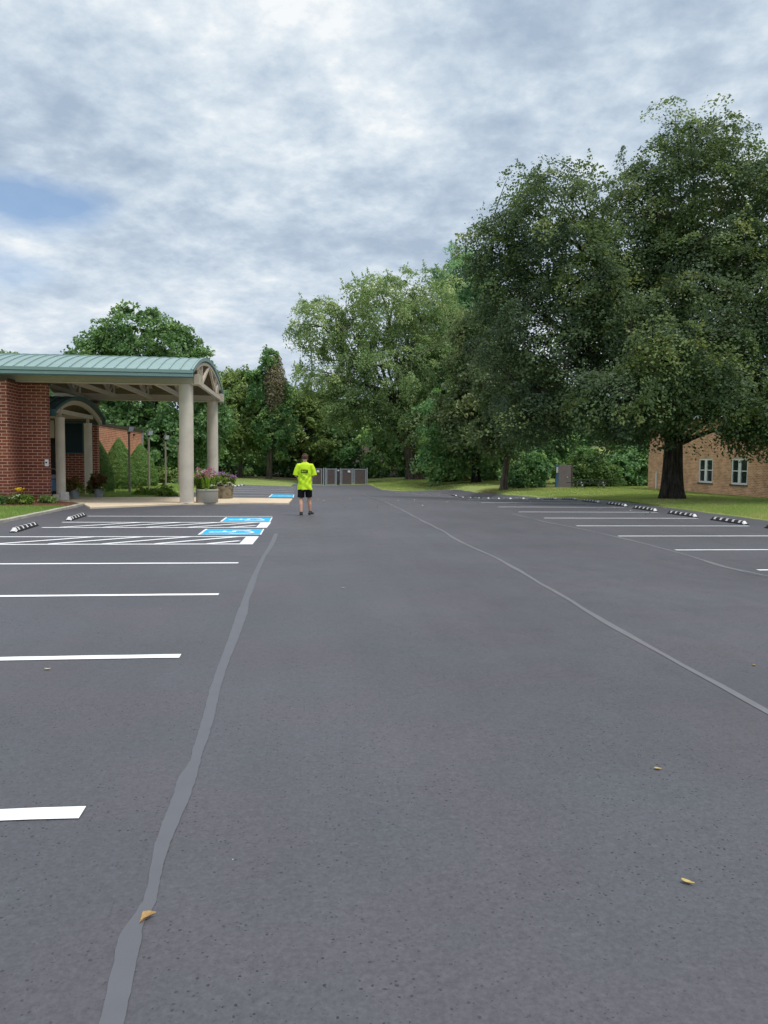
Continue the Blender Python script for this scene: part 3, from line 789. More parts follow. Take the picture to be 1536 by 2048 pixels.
for a, b in wy:
    mb = MB(); c = (a + b) / 2; fx0, fx1 = 24.03, 24.12
    t = 0.11
    mb.box(fx0, fx1, b, b + t, z0w, z1w); mb.box(fx0, fx1, a - t, a, z0w, z1w)
    mb.box(fx0, fx1, b + t, a - t, z1w - t, z1w); mb.box(fx0, fx1, b + t, a - t, z0w, z0w + 0.10)
    mb.box(fx0 - 0.01, fx1, c - 0.13, c + 0.13, z0w + 0.10, z1w - t)
    for y0, y1 in ((b + t, c - 0.11), (c + 0.11, a - t)):
        mb.box(fx0 + 0.02, fx1, y0, y1, 1.15, 1.20)
    wn = mb.build('window', M['white'], br)
    mb = MB()
    for y0, y1 in ((b + t, c - 0.11), (c + 0.11, a - t)):
        mb.box(24.085, 24.095, y0, y1, z0w + 0.1, 1.15); mb.box(24.075, 24.085, y0, y1, 1.20, z1w - t)
    mb.build('pane', M['glass'], wn)
    mb = MB()
    for y0, y1 in ((b + t, c - 0.11), (c + 0.11, a - t)): mb.box(24.14, 24.16, y0 + 0.12, y1 - 0.02, z0w + 0.1, z1w - t)
    mb.build('curtain', M['curtain'], wn)
    mb = MB(); mb.box(23.95, 24.3, b - 0.06, a + 0.06, z0w - 0.08, z0w - 0.002); mb.build('sill', M['sill'], wn)
mb = MB(); mb.box(23.90, 23.99, 50.15, 50.25, -0.3, 1.0); mb.build('downspout', M['white'], br)

# ------------------------------------------------------------------ flood-light poles
LL = ['nearest floodlight pole, dark lamp head against the orange brick wall', 'second floodlight pole, in front of the third conical shrub',
      'third floodlight pole, against the dark trees beside the shrubs', 'farthest floodlight pole, half hidden by the near canopy column']
for k, (y, h) in enumerate(((34.9, 2.70), (39.25, 2.68), (43.9, 2.62), (48.4, 2.60))):
    x = -7.6; z = z1(x, y)
    p = empty('floodlight_pole', (x, y, z), LL[k], 'lamp post', 'floodlight poles along the lawn')
    mb = MB(); r = 0.05
    mb.lathe((x, y), [(r * 1.15, z - 0.1), (r * 1.1, z + 0.02), (r, z + 0.05), (r * 0.92, z + h)], 14)
    mb.build('pole', M['pole'], p, smooth=True)
    mb = MB(); mb.beam((x, y, z + h - 0.02), (x + 0.05, y - 0.03, z + h + 0.08), 0.05, 0.03); mb.box(x - 0.06, x + 0.06, y - 0.06, y + 0.06, z + h - 0.05, z + h)
    mb.build('bracket', M['dark'], p)
    c = Vector((x + 0.05, y - 0.03, z + h + 0.17)); d = Vector((0.75, -0.55, -0.35)) if k < 3 else Vector((0.5, 0.7, -0.3)); d.normalize()
    mb = MB()
    side = Vector((0, 0, 1)).cross(d).normalized(); up = d.cross(side)
    v = []
    for s_, w_, h_ in ((-0.10, 0.09, 0.08), (0.07, 0.155, 0.135)):
        for a, b in ((-1, -1), (1, -1), (1, 1), (-1, 1)): v.append(c + d * s_ + side * (a * w_) + up * (b * h_))
    mb.add(v, [(3, 2, 1, 0), (4, 5, 6, 7), (0, 1, 5, 4), (1, 2, 6, 5), (2, 3, 7, 6), (3, 0, 4, 7)])
    hd = mb.build('lamp_head', M['lamp_case'], p, bevel=0.012)
    v = [c + d * 0.0735 + side * (a * 0.13) + up * (b * 0.11) for a, b in ((-1, -1), (1, -1), (1, 1), (-1, 1))]
    v += [q + d * 0.006 for q in v]
    mb = MB(); mb.add(v, [(3, 2, 1, 0), (4, 5, 6, 7), (0, 1, 5, 4), (1, 2, 6, 5), (2, 3, 7, 6), (3, 0, 4, 7)]); mb.build('lens', M['lens'], hd)

# ------------------------------------------------------------------ foliage machinery
def unit(a): return a / np.maximum(np.linalg.norm(a, axis=-1, keepdims=True), 1e-9)
def basis(n, rng):
    t = unit(np.cross(n, rng.normal(size=n.shape))); return t, np.cross(n, t)
def leaf_quads(c, n, L, asp, rng):
    t, b = basis(n, rng)
    L = L[:, None]
    return np.stack([c - t * L * 0.5, c + b * L * asp * 0.5 + n * L * 0.07 - t * L * 0.06, c + t * L * 0.5, c - b * L * asp * 0.5 + n * L * 0.07 - t * L * 0.06], 1)
def foliage(lobes, nclump, per, R, leaf, seed, shell=0.5, up=0.55, droop=0.3, asp=0.6, jit=0.55, zmin=None, thin=0.16, tint_mu=0.42, tint_sd=0.15, shoots=0.12, keep_in=0.3, power=0.7, leaf_tint=0.10):
    rng = np.random.default_rng(seed)
    Lb = np.array([l[:6] for l in lobes], float)
    lt = np.array([l[6] if len(l) > 6 else 0.0 for l in lobes])
    w = Lb[:, 3] * Lb[:, 4] + Lb[:, 4] * Lb[:, 5] + Lb[:, 3] * Lb[:, 5]
    idx = rng.choice(len(Lb), nclump, p=w / w.sum())
    d = unit(rng.normal(size=(nclump, 3)))
    ph = rng.uniform(0, 6.28, (len(Lb), 4))[idx]
    bump = 1 + 0.22 * np.sin(3.3 * d[:, 0] + 2.4 * d[:, 2] + ph[:, 0]) * np.sin(3.9 * d[:, 1] - 2.1 * d[:, 2] + ph[:, 1]) + 0.15 * np.sin(7 * d[:, 0] + ph[:, 2]) * np.sin(8 * d[:, 2] + 5 * d[:, 1] + ph[:, 3])
    f = (shell + (1 - shell) * rng.random(nclump) ** power) * bump
    r = Lb[idx, 3:6]
    c = Lb[idx, :3] + d * r * f[:, None]
    keep = np.ones(nclump, bool)
    for i in range(len(Lb)):
        q = np.linalg.norm((c - Lb[i, :3]) / Lb[i, 3:6], axis=1)
        keep &= ~((q < 0.62) & (idx != i) & (rng.random(nclump) > keep_in))
    if zmin is not None: keep &= c[:, 2] > zmin
    c, d, r, f, idx = c[keep], d[keep], r[keep], f[keep], idx[keep]
    n_c = len(c)
    out = unit(d / r)
    n = unit(up * np.array([0, 0, 1.0]) + (1 - up) * out + 0.28 * rng.normal(size=(n_c, 3)))
    e1, e2 = basis(n, rng)
    Rk = R * rng.uniform(0.55, 1.35, n_c)
    el = rng.uniform(0.6, 1.0, n_c)
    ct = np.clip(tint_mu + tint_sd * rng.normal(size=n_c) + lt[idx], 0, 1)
    rep = np.repeat(np.arange(n_c), per)
    N = len(rep)
    a = rng.uniform(0, 2 * math.pi, N); rad = np.sqrt(rng.random(N)) ** 1.1
    p = c[rep] + e1[rep] * (Rk[rep] * rad * np.cos(a))[:, None] + e2[rep] * (Rk[rep] * el[rep] * rad * np.sin(a))[:, None] + n[rep] * (Rk[rep] * thin * rng.normal(size=N))[:, None]
    p[:, 2] -= droop * Rk[rep] * rad ** 2
    nn = unit(n[rep] + jit * rng.normal(size=(N, 3)))
    tint = np.clip(ct[rep] + leaf_tint * rng.normal(size=N), 0, 1)
    L = leaf * rng.uniform(0.65, 1.3, N)
    if shoots:
        cand = np.where((f > 0.86) & (out[:, 2] > 0.0))[0]
        k = int(len(cand) * shoots * 3)
        if k:
            ch = rng.choice(cand, k)
            m = max(8, per // 4)
            rp = np.repeat(np.arange(k), m); s = np.tile(np.linspace(0, 1, m), k)
            dirs = unit(out[ch] * 0.7 + np.array([0, 0, 0.75]) + 0.35 * rng.normal(size=(k, 3)))
            ln = R * rng.uniform(0.5, 1.25, k)
            q = c[ch][rp] + dirs[rp] * (ln[rp] * s)[:, None] + rng.normal(size=(k * m, 3)) * (R * 0.22 * (1.1 - s))[:, None]
            p = np.concatenate([p, q]); nn = np.concatenate([nn, unit(rng.normal(size=q.shape) + np.array([0, 0, 0.5]))])
            L = np.concatenate([L, leaf * rng.uniform(0.6, 1.2, k * m)]); tint = np.concatenate([tint, np.clip(ct[ch][rp] + 0.05 + leaf_tint * rng.normal(size=k * m), 0, 1)])
    if zmin is not None:
        ok = p[:, 2] > zmin - 0.6; p, nn, L, tint = p[ok], nn[ok], L[ok], tint[ok]
    return leaf_quads(p, nn, L, asp, rng), tint, c

def bez(a, b, c, n):
    a, b, c = map(Vector, (a, b, c))
    return [a * (1 - t) ** 2 + b * 2 * t * (1 - t) + c * t * t for t in np.linspace(0, 1, n)]
def trunk_and_limbs(base, r, top, lobes, clumps, bark, root, seed, flare=1.45, sub=4, twigs=0.5, fork=0.35, sides=18, wobble=0.04, side_r=0.45):
    rng = random.Random(seed)
    x, y, z = base
    mb = MB(); n = 12
    path, rad = [], []
    tx, ty, tz = top
    for i in range(n):
        t = i / (n - 1); zz_ = z - 0.15 + (tz - z + 0.15) * t
        path.append((x + (tx - x) * t ** 1.5 + wobble * math.sin(t * 5 + seed), y + (ty - y) * t ** 1.5 + wobble * math.cos(t * 4 + seed), zz_))
        rad.append(r * (1 - 0.45 * t) * (1 + (flare - 1) * math.exp(-t * (tz - z) / (r * 1.3))))
    P_ = [Vector(p) for p in path]; v, f = [], []
    for i, p in enumerate(P_):
        for k in range(sides):
            a = 2 * math.pi * k / sides
            lob = 1 + 0.07 * math.sin(5 * a + seed) * (1 + 2.0 * math.exp(-i * 0.9)) + 0.035 * math.sin(9 * a + i * 0.5)
            v.append((p.x + rad[i] * lob * math.cos(a), p.y + rad[i] * lob * math.sin(a), p.z))
    for i in range(n - 1):
        for k in range(sides): f.append((i * sides + k, i * sides + (k + 1) % sides, (i + 1) * sides + (k + 1) % sides, (i + 1) * sides + k))
    f.append(tuple(range((n - 1) * sides, n * sides)))
    mb.add(v, f)
    nodes = []
    for li, l in enumerate(lobes):
        t = fork + (1 - fork) * rng.random() * 0.9
        s = Vector(path[int(t * (n - 1))]); e = Vector(l[:3])
        if e.z < s.z: s = Vector(path[int(fork * (n - 1))])
        m = s.lerp(e, 0.45) + Vector((rng.uniform(-.3, .3), rng.uniform(-.3, .3), 0.22 * (e - s).length * (0.6 if e.z > s.z else 1.2)))
        pts = bez(s, m, e, 9); rr = r * side_r
        mb.tube(pts, [rr * (1 - 0.75 * i / 8) for i in range(9)], 7)
        nodes += pts[2:]
        for _ in range(sub):
            st = pts[rng.randint(3, 8)]
            dd = Vector((rng.gauss(0, 1), rng.gauss(0, 1), abs(rng.gauss(0, 0.9)))).normalized()
            en = e + Vector((dd.x * l[3], dd.y * l[4], dd.z * l[5])) * 0.85
            q = bez(st, st.lerp(en, 0.5) + Vector((0, 0, 0.12 * (en - st).length)), en, 7)
            mb.tube(q, [rr * 0.38 * (1 - 0.8 * i / 6) for i in range(7)], 5)
            nodes += q[1:]
    if twigs and clumps is not None and nodes:
        nd = np.array([list(p) for p in nodes])
        for c in clumps:
            if rng.random() > twigs: continue
            dist = np.linalg.norm(nd - c, axis=1) + 0.8 * np.maximum(nd[:, 2] - c[2], 0)
            s = Vector(nd[dist.argmin()]); e = Vector(c)
            q = bez(s, s.lerp(e, 0.5) + Vector((0, 0, 0.1 * (e - s).length)), e, 4)
            mb.tube(q, [r * 0.05 + 0.006, r * 0.04 + 0.005, r * 0.03 + 0.004, 0.005], 3)
    return mb.build('trunk', bark, root, smooth=True)

def tree(name, base, r, top, lobes, label, cat, mat, bark, nclump, per, R, leaf, seed, group=None, limb_kw=None, **kw):
    z = z1(*base)
    root = empty(name, (base[0], base[1], z), label, cat, group)
    V, tint, cl = foliage(lobes, nclump, per, R, leaf, seed, **kw)
    trunk_and_limbs((base[0], base[1], z), r, top, lobes, cl, bark, root, seed, **(limb_kw or {}))
    quads_mesh('crown', V, LEAF[mat], root, None, tint)
    return root

# big linden on the right lawn
tree('linden_tree', (15.97, 31.9), 0.43, (15.8, 31.9, 6.5), [
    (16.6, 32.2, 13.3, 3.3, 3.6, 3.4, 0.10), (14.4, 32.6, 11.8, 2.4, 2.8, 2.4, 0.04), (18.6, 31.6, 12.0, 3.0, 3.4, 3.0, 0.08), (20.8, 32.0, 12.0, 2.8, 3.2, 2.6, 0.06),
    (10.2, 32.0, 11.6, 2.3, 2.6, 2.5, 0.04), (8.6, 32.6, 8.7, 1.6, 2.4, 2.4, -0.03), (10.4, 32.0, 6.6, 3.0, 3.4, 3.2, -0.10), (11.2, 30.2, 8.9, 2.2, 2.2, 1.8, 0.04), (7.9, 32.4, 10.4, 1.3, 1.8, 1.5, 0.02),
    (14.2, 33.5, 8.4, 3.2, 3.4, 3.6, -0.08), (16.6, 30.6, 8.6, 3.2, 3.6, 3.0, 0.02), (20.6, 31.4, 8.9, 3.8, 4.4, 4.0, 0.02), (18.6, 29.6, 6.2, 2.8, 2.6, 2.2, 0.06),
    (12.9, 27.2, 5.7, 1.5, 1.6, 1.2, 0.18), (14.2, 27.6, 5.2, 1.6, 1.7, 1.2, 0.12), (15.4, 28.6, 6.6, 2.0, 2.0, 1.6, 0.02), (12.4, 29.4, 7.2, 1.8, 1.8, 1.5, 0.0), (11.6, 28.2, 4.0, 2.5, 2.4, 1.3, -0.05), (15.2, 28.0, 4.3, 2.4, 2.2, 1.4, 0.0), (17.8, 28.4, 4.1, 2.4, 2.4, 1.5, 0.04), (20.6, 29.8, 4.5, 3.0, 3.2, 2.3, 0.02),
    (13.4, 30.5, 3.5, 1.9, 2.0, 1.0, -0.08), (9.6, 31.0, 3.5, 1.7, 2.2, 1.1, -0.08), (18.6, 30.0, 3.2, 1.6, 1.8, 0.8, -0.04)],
    'huge dark spreading tree with a thick dark trunk on the right lawn', 'tree', 'linden', M['bark'], 3300, 120, 0.78, 0.12, 5,
    shell=0.42, up=0.52, droop=0.45, asp=0.75, jit=0.42, thin=0.12, zmin=2.2, shoots=0.10, keep_in=0.25, tint_sd=0.24, leaf_tint=0.08, limb_kw=dict(sub=4, twigs=0.35, fork=0.42, flare=1.35, side_r=0.33))
# silver maple behind the end of the drive
tree('silver_maple', (11.6, 80.0), 0.72, (9.2, 80, 9.0), [
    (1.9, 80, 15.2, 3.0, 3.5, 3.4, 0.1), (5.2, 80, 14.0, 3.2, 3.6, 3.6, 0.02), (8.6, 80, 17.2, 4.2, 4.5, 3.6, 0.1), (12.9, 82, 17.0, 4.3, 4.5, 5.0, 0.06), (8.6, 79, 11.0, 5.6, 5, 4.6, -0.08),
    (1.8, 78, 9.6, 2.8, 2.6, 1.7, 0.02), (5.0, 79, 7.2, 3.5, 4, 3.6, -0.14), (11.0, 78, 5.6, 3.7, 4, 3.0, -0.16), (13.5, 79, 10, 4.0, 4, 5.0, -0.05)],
    'tall pale grey-green tree with a split trunk behind the end of the drive', 'tree', 'maple', M['bark_light'], 1000, 100, 1.0, 0.28, 21,
    shell=0.45, up=0.4, droop=0.3, jit=0.7, asp=0.45, zmin=2.4, shoots=0.3, keep_in=0.25, tint_sd=0.15, limb_kw=dict(sub=4, twigs=0.35, fork=0.25, flare=1.5, side_r=0.42))
# white pine behind it
tree('white_pine', (17.2, 88.0), 0.45, (17.6, 88, 22), [
    (18.3, 88, 22.0, 3.2, 3.4, 3.4, 0.05), (18.8, 88, 17.5, 5.0, 4.6, 4.2, 0), (17.0, 86, 12.5, 4.6, 4.6, 4.0, 0), (15.8, 83.5, 7.6, 3.6, 3.6, 3.4, 0.05), (14.2, 82.0, 10.2, 2.4, 2.4, 2.0, 0.12), (13.2, 80.5, 6.4, 2.2, 2.0, 1.4, 0.1)],
    'bluish green pine rising between the pale tree and the huge dark tree', 'tree', 'pine', M['bark'], 650, 90, 1.25, 0.62, 31,
    shell=0.4, up=0.7, droop=-0.15, asp=0.16, jit=0.9, zmin=3.0, shoots=0.25, tint_sd=0.16, limb_kw=dict(sub=4, twigs=0.3, fork=0.2))
# two dusky trees standing on the lawn
tree('lawn_tree', (15.95, 70.0), 0.38, (15.4, 69.0, 7.0), [(15.3, 66.5, 11.0, 3.0, 3.2, 4.2, 0.05), (15.0, 66.5, 6.6, 3.2, 3.2, 2.6, 0), (13.4, 66.0, 5.0, 2.2, 2.6, 2.2, -0.05), (17.2, 66, 7.5, 2.6, 2.8, 3.2, 0)],
    'brownish green tree with a straight dark trunk at the lawn edge', 'tree', 'dusky', M['bark'], 480, 70, 0.95, 0.33, 41, shell=0.4, up=0.5, droop=0.3, jit=0.6, zmin=2.2, limb_kw=dict(twigs=0.3, fork=0.3))
tree('lawn_tree', (13.83, 52.0), 0.25, (13.9, 51.0, 4.0), [(13.9, 50.4, 4.7, 2.5, 2.5, 2.2, 0), (13.0, 50.4, 7.0, 1.8, 2.0, 2.0, 0.05), (15.3, 50.6, 6.2, 2.2, 2.4, 2.8, -0.04), (12.1, 50.2, 3.6, 1.3, 1.5, 1.2, -0.05)],
    'small dark tree with a grey leaning trunk nearest the row of wheel stops', 'tree', 'dusky', M['bark_light'], 420, 70, 0.75, 0.24, 43, shell=0.4, up=0.55, droop=0.35, jit=0.6, zmin=1.5, tint_mu=0.36, limb_kw=dict(twigs=0.4, fork=0.35))
# round tree behind the canopy
tree('shade_tree', (-14.6, 75.0), 0.5, (-14.8, 75, 8.0), [(-15.4, 75, 12.0, 4.8, 4.6, 3.2, 0.06), (-12.4, 75, 11.4, 3.2, 3.4, 3.0, 0.02), (-17.6, 75, 11.4, 2.8, 3.2, 2.6, 0.02), (-18.9, 75, 10.7, 2.7, 3.2, 2.0, 0), (-10.6, 75, 9.6, 2.5, 3.0, 2.4, 0.02), (-14.6, 75, 7.6, 5.4, 4.8, 4.4, -0.06),
    (-12.0, 73, 3.4, 4.4, 3.4, 3.2, -0.06), (-17.5, 73, 3.6, 4.0, 3.4, 3.2, -0.1), (-9.0, 74, 5.2, 2.6, 2.6, 3.2, 0), (-23.6, 75, 5.8, 3.4, 3.0, 2.9, -0.05), (-20.5, 75, 6.5, 3.2, 3.0, 2.8, -0.05)],
    'rounded glossy green tree rising above the teal canopy roof', 'tree', 'oak', M['bark'], 1150, 90, 0.95, 0.30, 51, shell=0.5, up=0.45, droop=0.2, asp=0.75, jit=0.6, zmin=0.2, shoots=0.07, tint_sd=0.17, limb_kw=dict(twigs=0.2))
tree('shade_tree', (-29.6, 82.0), 0.35, (-29.6, 82, 7.0), [(-29.8, 82, 9.6, 2.6, 2.6, 2.5, 0.05), (-28.4, 82, 7.6, 2.4, 2.4, 2.2, 0)],
    'distant tree top peeking over the left end of the canopy roof', 'tree', 'oak', M['bark'], 160, 60, 0.9, 0.38, 53, shell=0.5, zmin=1.0, limb_kw=dict(twigs=0.0))
# trees at the back edge of the lawn, left of the drive
tree('back_edge_tree', (-7.0, 88.0), 0.28, (-7.0, 88, 6.0), [(-6.9, 88, 9.2, 2.7, 2.8, 2.2, 0.06), (-5.2, 88, 8.0, 2.4, 2.6, 2.6, 0.05), (-7.2, 87, 5.6, 3.6, 3, 3.6, -0.02), (-9.3, 88, 8.4, 1.8, 2.2, 2.2, 0)],
    'yellowish olive tree beside the far canopy column', 'tree', 'olive', M['bark_light'], 420, 70, 1.0, 0.38, 61, shell=0.45, up=0.5, zmin=0.4, shoots=0.2, limb_kw=dict(twigs=0.2))
tree('back_edge_tree', (-0.4, 95.0), 0.3, (-0.2, 95, 5.0), [(-1.4, 95, 8.4, 2.4, 3, 2.4, 0), (1.4, 96, 8.0, 2.8, 3, 2.6, 0.0), (0.4, 94, 4.4, 4.6, 3, 3.4, -0.05), (3.6, 95, 6.6, 2.4, 2.6, 2.6, 0)],
    'low bushy olive tree behind the walking man, right of the vine-hung snag', 'tree', 'olive', M['bark_light'], 420, 70, 1.05, 0.42, 63, shell=0.45, up=0.5, zmin=0.2, shoots=0.2, limb_kw=dict(twigs=0.2))
# dead snag hung with vine
zb = z1(-3.6, 85.0)
sn = empty('vine_covered_snag', (-3.6, 85.0, zb), 'dead broken trunk draped in dry and green vine', 'dead tree')
mb = MB(); mb.tube(bez((-3.7, 85, zb - 0.2), (-3.4, 85, 6), (-3.5, 85, 12.6), 9), [0.34, 0.32, 0.3, 0.28, 0.26, 0.23, 0.2, 0.16, 0.08], 10); mb.build('trunk', M['bark_light'], sn, smooth=True)
V, t_, c_ = foliage([(-3.45, 85, 12.4, 1.0, 1.05, 1.3), (-4.9, 85, 10.4, 1.2, 1.0, 1.2), (-4.6, 85.2, 8.6, 1.5, 1.1, 1.6), (-2.2, 85.2, 8.4, 1.1, 1.0, 1.8), (-3.2, 85, 5.0, 2.6, 1.5, 3.2)], 280, 70, 0.55, 0.26, 71, shell=0.4, up=0.4, droop=0.6, shoots=0.15)
quads_mesh('green_vine', V, LEAF['woods'], sn, None, t_)
rng = np.random.default_rng(72); N = 6500
a = rng.uniform(0, 6.28, N); h = rng.random(N); rr = (0.55 + 0.9 * np.sin(3.14 * np.clip(1.05 - h, 0, 1) ** 0.8)) * np.sqrt(rng.random(N))
strand = np.round(a * 6) / 6 + 0.05 * rng.normal(size=N)
p = np.stack([-3.1 + rr * np.cos(strand) * 0.9, 85 + rr * np.sin(strand), 4.6 + 7.6 * h + 0.5 * np.sin(strand * 7)], 1)
n_ = unit(np.stack([np.cos(a), np.sin(a), 0.2 * np.ones(N)], 1) + 0.5 * rng.normal(size=(N, 3)))
Q = leaf_quads(p, n_, 0.34 * rng.uniform(0.6, 1.3, N), 0.35, rng)
quads_mesh('dry_vine', Q, LEAF['vine'], sn, None, np.clip(0.5 + 0.2 * rng.normal(size=N), 0, 1))

# the wood behind everything: one far mass
rng = np.random.default_rng(81); lob = []
for x in np.arange(-46, 74, 3.4):
    yb = 97 + rng.uniform(-3, 3) + (4 if -14 < x < 4 else 0)
    if x > 16: yb = 78 + rng.uniform(-3, 3)
    if x > 26: yb = 66 + rng.uniform(-3, 3)
    hh = rng.uniform(6.0, 8.5) if x < 2 else rng.uniform(9, 13)
    if x < -14: hh *= 0.95
    t_ = rng.uniform(-0.12, 0.14)
    lob += [(x, yb, hh * 0.70, 2.8, 2.8, hh * 0.30, t_), (x + rng.uniform(-1, 1), yb - 2.2, hh * 0.32, 3.0, 2.8, hh * 0.32, t_ - 0.06), (x + 1.5, yb - 4.0, 1.0, 2.6, 2.0, 1.8, rng.uniform(-.1, .15))]
V, t_, c_ = foliage(lob, 4300, 52, 1.1, 0.44, 82, shell=0.5, up=0.45, droop=0.25, jit=0.65, zmin=-0.9, shoots=0.1, keep_in=0.4)
o = quads_mesh('background_woods', V, LEAF['woods'], None, (0, 90, 0), t_); tag(o, 'dark dense woodland closing off the back of the parking lot', 'woods', None, 'stuff')
rng = np.random.default_rng(83); lob = []
for x in np.arange(12, 24, 2.2):
    lob += [(x, 62 + rng.uniform(-2, 2) + (8 if x < 17 else 0), rng.uniform(2.0, 3.4), 1.7, 1.6, 2.6, rng.uniform(-.1, .1)), (x + 0.8, 64 + (8 if x < 17 else 0), 5.5, 2.2, 2.0, 2.6, rng.uniform(-.1, .1))]
V, t_, c_ = foliage(lob, 700, 55, 0.8, 0.30, 84, shell=0.5, up=0.45, jit=0.65, zmin=-0.5, shoots=0.1)
o = quads_mesh('undergrowth', V, LEAF['woods'], None, (18, 62, -0.4), t_); tag(o, 'shaded undergrowth along the wood edge behind the lawn trees', 'undergrowth', None, 'stuff')

# shrubs
def shrub(name, c, lobes, label, mat, nclump, per, R, leaf, seed, group=None, **kw):
    z = z1(*c)
    root = empty(name, (c[0], c[1], z), label, 'shrub', group)
    V, t_, cl = foliage(lobes, nclump, per, R, leaf, seed, **kw)
    quads_mesh('foliage', V, LEAF[mat], root, None, t_)
    mb = MB()
    for k in range(5):
        e = Vector(cl[(k * 37) % len(cl)])
        mb.tube(bez((c[0] + 0.1 * math.cos(k * 1.3), c[1] + 0.1 * math.sin(k * 1.3), z - 0.05), (c[0], c[1], z + 0.5 * (e.z - z)), e, 5), [0.03, 0.026, 0.02, 0.014, 0.006], 5)
    mb.build('stem', M['bark'], root)
    return root
shrub('leafy_shrub', (21.3, 55.6), [(21.2, 55.6, 1.0, 1.5, 1.3, 1.4, 0.05), (20.6, 55.4, 0.5, 1.2, 1.0, 0.9, 0), (22.4, 55.5, 0.4, 1.2, 1.1, 0.9, 0.05)], 'large bright green shrub behind the picnic table', 'bush', 330, 55, 0.45, 0.22, 91, shell=0.5, up=0.35, droop=0.5, asp=0.42, zmin=-0.2)
shrub('leafy_shrub', (15.2, 76.0), [(15.2, 76, 0.5, 1.7, 1.4, 1.3, 0.1), (14.0, 76, 0.2, 1.2, 1.0, 0.8, 0.1)], 'pale yellow-green shrub between the split trunk and the straight dark trunk', 'bush', 200, 55, 0.5, 0.26, 92, shell=0.5, tint_mu=0.6, zmin=-0.4)
shrub('leafy_shrub', (16.6, 54.8), [(16.5, 54.8, 0.9, 1.3, 1.2, 1.5, -0.1), (15.4, 54.8, 0.6, 0.9, 0.9, 1.1, -0.05)], 'dark shrub left of the grey gate panel with the blue post', 'woods', 260, 55, 0.42, 0.2, 93, shell=0.5, zmin=-0.4)
shrub('leafy_shrub', (24.2, 57.5), [(24.0, 57.5, 0.9, 1.6, 1.4, 1.5, -0.1), (26.0, 58, 1.4, 1.8, 1.4, 1.9, -0.1)], 'dark shrub between the bright shrub and the tan brick building', 'woods', 260, 55, 0.5, 0.24, 94, shell=0.5, zmin=-0.3)
shrub('low_hedge', (-11.0, 62.0), [(-13.0, 62, 0.15, 1.8, 0.9, 0.65, 0.1), (-10.6, 62, 0.2, 1.8, 0.9, 0.6, 0.15), (-8.4, 62.4, 0.1, 1.4, 0.9, 0.55, 0.1)], 'low pale hedge on the back lawn behind the floodlight poles', 'bush', 260, 45, 0.35, 0.2, 95, shell=0.5, tint_mu=0.6, zmin=-0.3)
shrub('low_shrub', (-6.3, 32.6), [(-6.3, 32.6, 0.16, 0.8, 0.5, 0.28, 0.0), (-5.7, 32.8, 0.2, 0.5, 0.5, 0.3, 0.1)], 'small low shrub at the edge of the concrete pad', 'mix', 80, 45, 0.16, 0.09, 96, shell=0.4, zmin=0.0)
YL = ['tallest conical evergreen shrub, partly hidden by the brick wall end', 'middle conical evergreen shrub behind the nearest floodlight pole', 'conical evergreen shrub at the far end of the orange wall']
for k, (x, y, hgt, rb) in enumerate(((-9.4, 36.2, 2.55, 0.88), (-9.1, 39.5, 2.5, 0.88), (-8.9, 43.6, 2.3, 0.95))):
    root = empty('conical_shrub', (x, y, 0), YL[k], 'shrub', 'conical shrubs along the orange wall')
    rng = np.random.default_rng(101 + k); N = 48000
    t = 1 - rng.random(N) ** 0.62; an = rng.uniform(0, 2 * math.pi, N)
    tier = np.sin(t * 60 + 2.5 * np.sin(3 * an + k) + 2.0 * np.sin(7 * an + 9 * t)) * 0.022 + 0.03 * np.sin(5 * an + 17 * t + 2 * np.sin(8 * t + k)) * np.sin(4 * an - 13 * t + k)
    rr_ = (rb * (1 - t ** 1.9) ** 0.9 * np.where(t < 0.15, 0.88 + 0.8 * t, 1.0)) * (1 + tier) * (0.80 + 0.20 * np.sqrt(rng.random(N))) + 0.02
    p = np.stack([x + rr_ * np.cos(an), y + rr_ * np.sin(an), 0.04 + hgt * t + 0.03 * rng.normal(size=N)], 1)
    nn = unit(np.stack([np.cos(an) * 0.8, np.sin(an) * 0.8, np.full(N, 0.65)], 1) + 0.45 * rng.normal(size=(N, 3)))
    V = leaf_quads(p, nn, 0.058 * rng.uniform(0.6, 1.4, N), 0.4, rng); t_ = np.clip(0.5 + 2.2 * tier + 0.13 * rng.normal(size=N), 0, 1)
    quads_mesh('foliage', V, LEAF['yew'], root, None, t_)
    mb = MB(); mb.tube([(x, y, -0.1), (x, y, 1.0), (x, y, hgt * 0.9)], [0.07, 0.05, 0.01], 6)
    
    mb.build('stem', M['bark'], root)
# ------------------------------------------------------------------ planters and bedding
def blades(c, n, h, spread, width, seed, lean=0.5):
    rng = np.random.default_rng(seed)
    a = rng.uniform(0, 6.28, n); r0 = spread * 0.35 * np.sqrt(rng.random(n)); hh = h * rng.uniform(0.55, 1.05, n); ln = lean * rng.uniform(0.2, 1.0, n)
    b = np.stack([c[0] + r0 * np.cos(a), c[1] + r0 * np.sin(a), np.full(n, c[2])], 1)
    d = np.stack([np.cos(a), np.sin(a), np.zeros(n)], 1); s = np.stack([-np.sin(a), np.cos(a), np.zeros(n)], 1)
    quads = []
    prev, pw = b, np.full(n, width)
    for t in (0.35, 0.7, 1.0):
        q = b + d * (ln * hh * t ** 2)[:, None]; q[:, 2] += hh * t * (1 - 0.12 * ln * t)
        w = width * (1.0 - 0.92 * t ** 2) * np.ones(n)
        quads.append(np.stack([prev - s * pw[:, None] / 2, prev + s * pw[:, None] / 2, q + s * w[:, None] / 2, q - s * w[:, None] / 2], 1))
        prev, pw = q, w
    return np.concatenate(quads), np.tile(np.clip(0.45 + 0.2 * rng.normal(size=n), 0, 1), 3)
